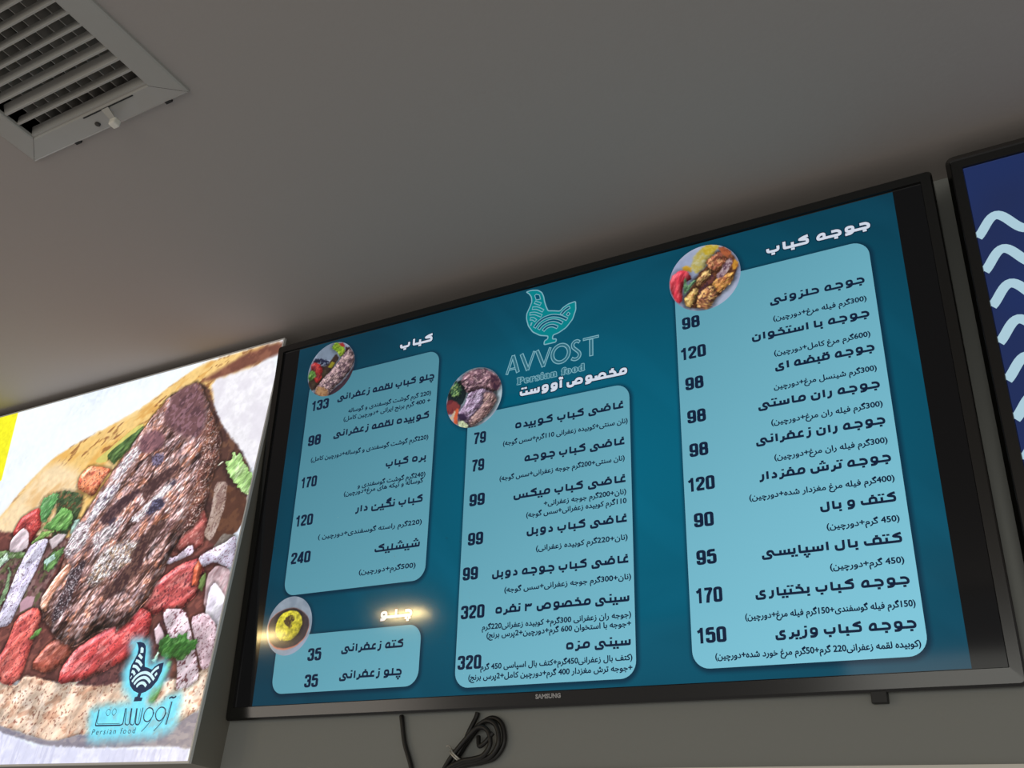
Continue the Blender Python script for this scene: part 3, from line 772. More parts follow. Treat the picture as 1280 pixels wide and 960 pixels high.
# round food pictures
CIRC = [
[
  ((118, 132, 150), [-45.6, 32.6, -14.7, 66.1, 9.0, 60.5, 11.0, 32.1, 4.1, 18.3, -17.6, 23.2], 1, 0, 1, [], None),
  ((36, 40, 62), [-49.1, 31.8, -31.1, 30.9, -6.5, 19.2, -1.9, 10.5, -11.8, 6.6, -34.8, 19.3, -48.1, 25.4], 1, 2, 5, [((150, 160, 180), 3.2, 0.56, 0.66, 0, 1)], None),
  ((58, 44, 40), [-53.3, -24.2, -51.1, -3.3, -33.9, 13.0, -10.4, 9.3, 9.2, 32.6, 18.0, 18.3, -7.4, -12.6, -40.0, -42.0], 1.5, 1, 6, [((80, 70, 52), 8, 0.5, 0.7, 0, 1)], None),
  ((140, 36, 38), [-53.4, 18.8, -44.6, 25.4, -29.1, 16.5, -20.2, 3.8, -22.3, -18.5, -31.8, -25.6, -45.5, -4.5], 1, 1, 6, [((80, 26, 34), 9, 0.5, 0.7, 0, 1), ((180, 60, 50), 6, 0.6, 0.7, 0, 1)], (10, 0.8, 1.2, 8, 1.2, 3, 0.35, 0.3)),
  ((74, 118, 50), [-56.6, -2.1, -49.0, 7.0, -39.4, 1.9, -34.6, -6.8, -44.1, -13.9, -52.6, -16.7], 1, 2, 4, [((40, 80, 36), 4, 0.5, 0.65, 0, 1), ((130, 165, 90), 3, 0.64, 0.7, 0, 1)], (5, 0.5, 1.4, 4, 0.8, 2, 0.1, 0.3)),
  ((126, 150, 44), [-3.4, 47.8, 2.4, 57.4, 17.2, 50.8, 31.4, 35.1, 27.6, 23.7, 19.4, 21.0, 12.5, 33.3, 1.1, 40.6], 1.2, 1, 5, [((150, 175, 70), 8, 0.5, 0.7, 0, 1), ((96, 140, 30), 6, 0.6, 0.7, 0, 1)], (5, 0.5, 1.4, 4, 0.8, 2, 0.1, 0.3)),
  ((140, 132, 40), [-8.2, 5.8, 0.9, 16.0, 8.5, 11.2, 1.2, 0.7], 1, 1, 4, [], None),
  ((70, 40, 50), [30.6, 41.5, 43.2, 37.0, 41.2, 25.2, 31.0, 24.5], 1, 1, 4, [], None),
  ((150, 46, 46), [13.6, 51.6, 24.0, 52.3, 28.8, 41.9, 18.1, 44.4], 1.2, 1, 4, [], None),
  ((62, 46, 56), [55.5, -8.2, 57.5, 3.4, 57.4, 18.5, 63.4, 11.1, 60.1, -18.2, 37.7, -54.9, 8.6, -66.7, -1.9, -52.8, 35.0, -33.6], 2, 1, 6, [], None),
  ((142, 118, 118), [-34.8, -41.6, -30.9, -31.8, -15.8, -15.4, 6.4, 1.1, 27.6, 23.7, 41.6, 35.8, 51.6, 24.4, 56.3, 6.6, 52.2, -9.0, 34.4, -29.1, 9.3, -46.1, 0.5, -57.7, -20.6, -54.9, -33.9, -47.8], 1, 1.5, 5, [((96, 74, 82), 6, 0.46, 0.62, 0.9, 1.5), ((180, 152, 150), 4, 0.54, 0.64, -0.6, 1.6), ((70, 54, 64), 3, 0.6, 0.68, -0.6, 1.6)], (14, 0.8, 2.2, 4.5, 0.9, 1.4, 0.25, 0.5)),
  ((166, 128, 92), [-34.8, -41.6, -29.1, -32.2, -12.9, -35.6, 0.8, -47.4, -1.3, -57.3, -20.6, -54.9], 2, 1.5, 4, [((120, 84, 60), 3.5, 0.5, 0.64, 0, 1)], None),
],
[
  ((165, 185, 195), [-33.1, 42.0, -8.0, 59.7, 28.0, 48.7, 57.8, 13.8, 58.9, -15.9, 29.2, -48.1, -1.7, -58.3, -13.0, -54.8], 1, 0, 1, [], None),
  ((28, 40, 44), [-54.8, 18.9, -31.5, 41.7, -17.4, 25.0, -16.2, 2.0, -31.1, -19.0, -55.0, -2.3], 1.5, 1, 5, [], None),
  ((104, 44, 52), [-57.5, -13.9, -54.0, 6.6, -37.1, 0.2, -24.9, -14.2, -40.5, -24.6, -53.7, -22.1], 1.5, 1, 5, [((140, 64, 60), 6, 0.5, 0.7, 0, 1)], None),
  ((52, 84, 56), [-50.1, 22.5, -41.1, 37.6, -30.7, 29.3, -26.7, 16.2, -31.0, 6.5, -44.2, 7.7], 1, 3.5, 4, [((30, 52, 40), 4, 0.48, 0.6, 0, 1), ((150, 180, 110), 3, 0.62, 0.68, 0, 1)], (5, 0.5, 1.4, 4, 0.8, 2, 0.1, 0.3)),
  ((104, 76, 88), [-31.2, 37.0, -17.4, 52.5, 8.6, 53.8, 24.9, 47.9, 44.5, 34.6, 54.6, 15.9, 45.7, 2.9, 33.3, 1.0, 17.1, 10.3, -13.4, 10.5, -20.7, 25.6], 1, 2, 5, [((140, 104, 108), 7, 0.48, 0.64, 0.5, 2), ((66, 46, 58), 5, 0.58, 0.68, 0.5, 2), ((176, 144, 148), 3, 0.66, 0.72, 0.5, 2)], (14, 0.8, 2.2, 4.5, 0.9, 1.4, 0.25, 0.5)),
  ((62, 40, 56), [31.7, 37.3, 47.9, 26.3, 54.6, 14.4, 44.1, 3.2, 32.7, 14.5], 2, 2, 5, [((110, 74, 80), 4, 0.55, 0.66, 0, 1)], None),
  ((132, 112, 136), [-31.6, -24.8, -15.6, -7.1, -13.4, 10.5, 2.5, 13.3, 20.1, 12.7, 41.2, -0.6, 46.4, -13.5, 36.3, -32.0, 10.5, -50.4, -8.1, -55.7, -28.4, -37.3], 1, 1.5, 5, [((84, 64, 86), 3.2, 0.5, 0.6, 0.75, 4), ((176, 160, 184), 3, 0.58, 0.66, 0.75, 4)], (14, 0.8, 2.2, 4.5, 0.9, 1.4, 0.25, 0.5)),
  ((134, 106, 104), [20.4, 6.6, 41.2, -0.6, 46.4, -13.5, 36.3, -32.0, 10.5, -50.4, -5.0, -54.8, -9.0, -40.9, 18.5, -19.7], 2, 1.5, 5, [((96, 70, 74), 5, 0.5, 0.64, 0.7, 2), ((176, 146, 136), 4, 0.6, 0.7, 0.7, 2)], (14, 0.8, 2.2, 4.5, 0.9, 1.4, 0.25, 0.5)),
  ((56, 42, 66), [-31.6, -24.8, -20.9, -26.9, -10.7, -37.7, -18.6, -40.6, -29.3, -35.7], 1.5, 1, 4, [], None),
  ((206, 96, 62), [-40.0, -32.2, -36.2, -15.0, -29.7, -14.8, -31.8, -33.7, -29.4, -47.4, -37.8, -41.4], 1, 1, 4, [], None),
  ((196, 176, 150), [-49.0, -32.0, -37.7, -17.7, -35.8, -21.0, -41.4, -36.3], 1, 0.5, 4, [], None),
  ((176, 186, 150), [-29.8, -40.0, -18.6, -40.6, -8.4, -51.3, -12.9, -56.3, -27.5, -52.2], 1, 0.6, 4, [], (5, 0.5, 1.4, 4, 0.8, 2, 0.1, 0.3)),
],
[
  ((140, 152, 166), [-59.9, 56.3, 44.8, 46.8, 52.4, -5.2, 45.1, -22.3, -1.8, -51.8, -41.2, -49.4], 1, 0, 1, [((120, 134, 150), 20, 0.5, 0.7, 0, 1)], None),
  ((196, 120, 98), [-49.7, 2.6, -45.5, 14.0, -31.7, 24.7, -11.9, 30.2, 8.5, 30.7, 28.4, 22.3, 41.8, 10.9, 46.1, -4.7, 38.8, -24.3, 20.9, -36.9, -3.4, -41.7, -26.1, -37.7, -42.1, -25.1], 1, 0, 1, [], None),
  ((66, 58, 62), [-48.3, 2.4, -43.8, 14.5, -29.9, 24.5, -11.0, 29.9, 8.6, 30.4, 28.4, 22.0, 41.8, 10.7, 45.3, -4.0, 38.0, -23.0, 20.3, -35.0, -3.9, -38.8, -25.7, -35.2, -41.4, -23.9], 1, 0, 1, [((84, 70, 66), 10, 0.5, 0.7, 0, 1)], None),
  ((186, 176, 52), [-31.0, 2.4, -26.6, 15.1, -14.4, 24.5, 2.4, 26.4, 18.4, 21.8, 27.6, 10.8, 28.8, -2.1, 21.1, -16.8, 8.9, -24.8, -2.6, -26.5, -18.4, -22.9, -28.0, -12.0], 1, 0.8, 4, [((200, 190, 70), 10, 0.5, 0.8, 0, 1)], (16, 0.35, 0.15, 4, 0, 1, 0, 0.4)),
  ((76, 60, 42), [-12.9, 4.9, -10.6, 17.1, 8.1, 17.5, 12.1, 8.1, 4.9, 5.5, 4.8, -4.1, -7.7, -0.6], 1.2, 3, 4, [((150, 138, 56), 4, 0.56, 0.68, 0, 1)], None),
],
[
  ((150, 160, 188), [-64.0, 92.9, 74.1, 50.7, 64.0, -82.7, -69.8, -48.8], 1, 0, 1, [((172, 180, 200), 30, 0.5, 0.7, 0, 1)], None),
  ((176, 168, 110), [-22.1, 30.4, -11.9, 46.8, 2.0, 58.4, 26.6, 52.5, 19.4, 40.6, 5.2, 22.6, -0.5, 13.9, -13.8, 11.8, -21.3, 19.8], 2, 2, 6, [((196, 190, 150), 5, 0.5, 0.64, 0, 1), ((180, 160, 70), 7, 0.58, 0.7, 0, 1)], None),
  ((186, 160, 48), [-0.8, 55.5, 15.1, 56.5, 26.6, 51.8, 16.6, 38.5, 3.7, 40.8], 2, 2, 6, [((200, 180, 90), 4, 0.55, 0.66, 0, 1)], None),
  ((206, 160, 50), [-36.8, 30.2, -26.1, 29.4, -18.4, 23.5, -21.4, 16.9, -31.9, 21.3], 2, 1.5, 5, [], None),
  ((170, 44, 56), [-58.1, 6.4, -52.1, 18.1, -39.8, 23.6, -29.2, 21.3, -21.8, 9.7, -20.9, 2.1, -31.6, -0.8, -36.1, -11.3, -37.9, -34.0, -44.0, -36.7, -52.7, -24.3, -57.3, -7.0], 1, 1, 6, [((206, 90, 96), 5, 0.54, 0.66, 1.3, 3), ((130, 30, 42), 8, 0.6, 0.7, 1.3, 2)], (10, 0.8, 1.2, 8, 1.2, 3, 0.35, 0.3)),
  ((112, 66, 44), [-35.9, -33.1, -11.4, 6.8, 7.6, 19.0, 27.3, 42.7, 46.0, 32.7, 57.0, 9.2, 42.2, -21.1, 24.9, -34.9, 13.9, -47.5, 1.8, -57.1, -14.6, -51.4, -28.7, -47.8], 2, 2, 6, [], (8, 0.6, 1.5, 5, 0.8, 1.5, 0.1, 0.3)),
  ((190, 150, 86), [-35.8, -31.6, -26.0, -21.2, -15.2, -14.0, -9.0, -20.0, -16.3, -33.9, -24.8, -47.4, -31.2, -44.3], 1, 1.5, 5, [((130, 80, 50), 4, 0.56, 0.66, 0.8, 2), ((214, 184, 110), 5, 0.5, 0.64, 0.8, 1)], (8, 0.8, 1.4, 4.5, 0.8, 1.4, 0.2, 0.5)),
  ((186, 140, 84), [-15.0, -35.7, -9.3, -25.7, 5.5, -16.8, 18.3, -17.4, 25.5, -25.1, 15.6, -39.5, 13.9, -47.5, 3.1, -57.4, -13.4, -53.2], 1, 1.5, 5, [((120, 64, 48), 4, 0.54, 0.64, 0.8, 2), ((212, 176, 110), 4, 0.56, 0.66, 0.8, 1), ((80, 44, 44), 2.6, 0.64, 0.7, 0, 1)], (8, 0.8, 1.4, 4.5, 0.8, 1.4, 0.2, 0.5)),
  ((178, 122, 66), [10.9, -12.5, 21.6, -6.8, 39.7, -3.2, 49.8, -3.2, 42.2, -21.1, 30.3, -29.2, 21.1, -33.9], 1, 1.5, 5, [((130, 66, 44), 4, 0.52, 0.64, 0.8, 2), ((206, 160, 80), 4, 0.6, 0.7, 0.8, 1)], (8, 0.8, 1.4, 4.5, 0.8, 1.4, 0.2, 0.5)),
  ((180, 140, 90), [-14.6, -2.6, -0.7, 11.1, 11.1, 12.1, 9.1, -0.4, -1.8, -9.0, -12.6, -14.7], 1, 1.5, 5, [((110, 66, 46), 4, 0.56, 0.66, 0.8, 2), ((206, 176, 110), 4, 0.55, 0.66, 0.8, 1)], (8, 0.8, 1.4, 4.5, 0.8, 1.4, 0.2, 0.5)),
  ((150, 88, 62), [4.3, 28.8, 21.8, 38.4, 34.9, 40.4, 37.8, 26.3, 30.6, 13.8, 19.7, 5.3, 8.6, 14.3], 1.5, 2, 5, [((100, 52, 44), 5, 0.5, 0.64, 0.8, 2), ((196, 150, 100), 4, 0.6, 0.68, 0.8, 1)], (8, 0.8, 1.4, 4.5, 0.8, 1.4, 0.2, 0.5)),
  ((168, 92, 58), [26.3, 47.4, 35.4, 47.7, 46.1, 34.2, 39.1, 26.0, 29.5, 36.1], 1.5, 1.5, 4, [((120, 60, 44), 4, 0.54, 0.66, 0, 1)], None),
  ((150, 124, 132), [17.9, -4.3, 24.8, 3.9, 37.6, 22.0, 46.6, 23.8, 45.6, 9.5, 35.9, -2.2, 23.9, -10.3], 1.5, 2, 5, [((84, 56, 74), 3.4, 0.5, 0.62, 0.8, 2), ((190, 170, 170), 3, 0.62, 0.7, 0, 1)], None),
  ((196, 140, 52), [45.6, 9.5, 50.2, 19.8, 55.9, 10.9, 52.8, 3.2, 47.5, 0.3], 1, 1, 4, [((150, 90, 40), 4, 0.58, 0.68, 0, 1)], None),
  ((70, 42, 52), [6.0, -8.3, 11.8, 1.7, 16.8, -1.1, 13.4, -13.2, -2.5, -20.4, -10.6, -25.4, -13.0, -21.8], 2, 2, 4, [((120, 70, 56), 4, 0.55, 0.66, 0, 1)], None),
  ((96, 130, 96), [-35.7, -17.2, -33.2, 8.4, -30.5, 7.7, -29.4, -8.7, -18.4, -0.1, -11.8, -0.4, -24.4, -14.4, -34.1, -23.4], 1, 1, 3, [((60, 96, 66), 3, 0.5, 0.64, 0.9, 3)], (5, 0.5, 1.4, 4, 0.8, 2, 0.1, 0.3)),
]]
for (cu, cv, cr, seed), layers in zip(photos, CIRC):
    nr, na = 46, 120
    co = [(0, 0)]; fs = []
    for i in range(1, nr+1):
        for j in range(na):
            a = 2*math.pi*j/na; co.append((cr*i/nr*math.cos(a), cr*i/nr*math.sin(a)))
    for j in range(na): fs.append((0, 1+j, 1+(j+1) % na, 1+(j+1) % na))
    for i in range(nr-1):
        for j in range(na):
            p0 = 1+i*na; fs.append((p0+j, p0+na+j, p0+na+(j+1) % na, p0+(j+1) % na))
    tri = [f for f in fs if f[2] == f[3]]; quads = [f for f in fs if f[2] != f[3]]
    co = np.array(co)
    C = paint(co[:, 0], co[:, 1], (150, 160, 180), layers, seed, 1.0)
    me_co = np.stack([(co[:, 0]+cu)/1000, np.full(len(co), -.0004), (co[:, 1]+cv)/1000], 1)
    allf = np.array(quads+[(t[0], t[1], t[2], t[2]) for t in tri])
    # centre fan as quads that share a vertex would be degenerate: join two wedges to one quad instead
    fan = [(0, 1+j, 1+(j+1) % na, 1+(j+2) % na) for j in range(0, na, 2)]
    on_screen(picture_mesh('food_photo', me_co, np.array(quads+fan), C, M_pic, screen))

# bird emblem, drawn as outline + fill + stripes (mm)
BIRD = [(-49,335),(-38,335.5),(-26,332.5),(-18,326),(-14,317),(-12,306),(-9,296),(-5,286),(5,283.5),(18,279.5),(24,285),(34,289.5),(47.5,291),(48,275),(42,258),(30,245),(16,238.5),(5,236.5),(4,229),(12,228),(11,222),(-12,222),(-11,230),(-5,231),(-4,237),(-20,242),(-34,252),(-43,266),(-47,281),(-46.5,291),(-41,302),(-37,312),(-38,322),(-43,330)]
STRIPES = [[(-31,259),(-24,268),(-12,274),(3,275),(18,270),(32,260)], [(-23,254),(-17,261),(-8,265),(3,266),(14,262),(23,255)],
           [(-14,249),(-9,254),(-2,256),(5,255),(14,249)], [(-40,279),(-34,278),(-28,272)], [(-38.5,268.5),(-36,267.5)],
           [(-31.5,310),(-19,302.5)], [(-36,299),(-26,297),(-14,288)], [(-41,289),(-31,288),(-17,279)],
           [(20,272),(27,279),(37,283)], [(31.5,267.5),(36,272)]]
EYE_P = [(-31.5,323),(-28.5,325),(-22,321.5),(-20,313),(-28.5,313.5)]
M_teal = glow('emblem_teal', (0, 128, 136)); M_pale = glow('emblem_pale_line', (120, 172, 186)); M_deep = glow('emblem_deep', (0, 78, 104)); M_inlay = glow('emblem_inlay', (44, 104, 122))
def fan_fill(mb, pts, depth, mi, tf):
    """fills a simple polygon by ear clipping through Blender's own tessellator"""
    from mathutils.geometry import tessellate_polygon
    q = [tf(p) for p in pts]
    for t in tessellate_polygon([[Vector((a, c, 0)) for a, c in q]]):
        mb.add([(q[i][0], -depth, q[i][1]) for i in t], [(0, 1, 2)], mi)
def stroke(mb, pts, w, depth, mi, tf, closed=False, r=None, ext=0.0):
    q = fillet(pts, r, closed) if r else pts
    vs, fs = ribbon(list(q), w, closed, ext)
    mb.add([(tf(p)[0], -depth, tf(p)[1]) for p in vs], fs, mi)
mm = lambda p: (p[0]/1000, p[1]/1000)
b = MB()
fan_fill(b, BIRD, .0003, 0, mm); stroke(b, BIRD, 2.0, .00036, 1, mm, True, 3)
for s_ in STRIPES:
    stroke(b, s_, 6.4, .00042, 1, mm, False, 6); stroke(b, s_, 3.4, .00048, 2 if s_[0][1] < 275 or s_[0][0] > 0 else 0, mm, False, 6, -1.2)
fan_fill(b, EYE_P, .00045, 2, mm); stroke(b, EYE_P, 1.4, .0005, 1, mm, True)
on_screen(b.build('bird_emblem', [M_teal, M_pale, M_deep], screen))
# wordmark in engraved capitals: thin outline round each stroke
b = MB()
def engraved(pts, w, closed=False, r=None):
    stroke(b, pts, w+2.7, .0003, 0, mm, closed, r, 0); stroke(b, pts, max(.9, w-.5), .0004, 1, mm, closed, r, -1.3)
y0, y1 = 181, 214.5
engraved([(-83,y0),(-71.5,y1+1)], 2.6); engraved([(-71.5,y1+1),(-61,y0)], 4.6); engraved([(-79,y0+9),(-64.5,y0+9)], 1.6)
engraved([(-55,y1),(-42,y0)], 4.6); engraved([(-42,y0),(-30,y1)], 2.2)
engraved([(-25,y1),(-12,y0)], 4.6); engraved([(-12,y0),(0.5,y1)], 2.2)
engraved([(19.8+15.3*math.cos(a*math.pi/20), (y0+y1)/2+.6+16*math.sin(a*math.pi/20)) for a in range(40)], 4.2, True)
engraved([(55,y1-3),(51,y1+.5),(45.5,y1),(42,y1-4),(42.5,y1-10),(48,y0+18),(54,y0+12),(55.5,y0+7),(52.5,y0+1.5),(46,y0),(40,y0+3.5)], 3.6, False, 4)
engraved([(61,y1),(90,y1)], 2.4); engraved([(76,y1-2),(76,y0)], 4.6)
on_screen(b.build('wordmark', [M_pale, M_inlay], screen))
b = MB()
sub = ''.join({' ': ' '}.get(c, chr((0x1D400 if c.isupper() else 0x1D41A-32)+ord(c)-65)) for c in 'Persian food')
put_font(b, sub, -62, 63.5, 158.5, 17, .3, 0, 3.0, 1.12)
put_font(b, sub, -62, 63.5, 158.5, 17, .4, 1, .5, 1.12)
on_screen(b.build('tagline', [M_pale, M_inlay], screen))
# maker's lettering on the lower bezel and the sensor box under it
b = MB(); put_font(b, 'SAMSUNG', -14, 26, 0, 8.2, 0, bold=.8)
o = b.build('brand_lettering', M_letter, tv); o.location = (0, -.0046, BOT-.3518)
b = MB(); b.box(.448, .467, -.002, .010, -.0125, .002); b.build('sensor_box', M_back, tv, bevel=.001)

# ------------------------------------------------------------------ second television with the wave picture
tv2 = television('wave_television', 1.2675, .0060, 'black television at the right edge showing pale waves on navy', .6265, .6265, .3690, .3690, True, 0)
b = MB(); b.box(-HALF_W, HALF_W, 0, .004, .369-HALF_H, .369+HALF_H)
M_wave_bg = glow('wave_navy', (34, 46, 92)); nt = M_wave_bg.node_tree
tc = nt.nodes.new('ShaderNodeTexCoord'); ns = nt.nodes.new('ShaderNodeTexNoise'); ns.inputs['Scale'].default_value = 3.2; ns.inputs['Detail'].default_value = 2
rp = nt.nodes.new('ShaderNodeValToRGB'); rp.color_ramp.elements[0].position = .35; rp.color_ramp.elements[0].color = (*lin((33, 42, 76)), 1)
rp.color_ramp.elements[1].position = .7; rp.color_ramp.elements[1].color = (*lin((29, 49, 102)), 1)
nt.links.new(tc.outputs['Object'], ns.inputs[0]); nt.links.new(ns.outputs[0], rp.inputs[0])
nt.links.new(rp.outputs[0], nt.nodes['Principled BSDF'].inputs['Emission Color'])
scr2 = b.build('screen', M_wave_bg, tv2)
M_wave = glow('wave_pale', (170, 202, 216))
for k in range(10):
    b = MB(); z0 = 237.5-k*54.3
    pts = [(min(-604+i*3.0, 604.2), z0+15.4*math.cos((min(-604+i*3.0, 604.2)+604-27)/66*2*math.pi)) for i in range(404)]
    stroke(b, pts, 13.0, .0002, 0, mm)
    o = b.build('wave_line', M_wave, scr2); o.location = (0, 0, .369)

# ------------------------------------------------------------------ lit picture box
LX1, LX0, LY, LZ0, LZ1 = -1.3112, -2.3712, 1.2128, 0.2274, 1.0522
LZ0 += EYE; LZ1 += EYE
box_ = thing('light_box_sign', ((LX0+LX1)/2, LY, LZ0), 'backlit wall sign with a photo of a meat and tomato wrap', 'sign')
e = .0028
def lrect(i, y): return [(LX0+i,y,LZ0+i),(LX1-i,y,LZ0+i),(LX1-i,y,LZ1-i),(LX0+i,y,LZ1-i)]
b = MB(); b.loops([lrect(0, YW), lrect(0, LY+.002), lrect(.001, LY+.001)], True, True); rel(b.build('cabinet', M_cab), box_)
b = MB(); b.loops([lrect(0, LY+.0045), lrect(-.0004, LY+.0045), lrect(-.0004, LY-.0015), lrect(e, LY-.0015), lrect(e, LY+.0005)])
rel(b.build('edge_trim', M_edge), box_)
gx, gz, gf = grid(LX0+e, LX1-e, 700, LZ0+e, LZ1-e, 620)
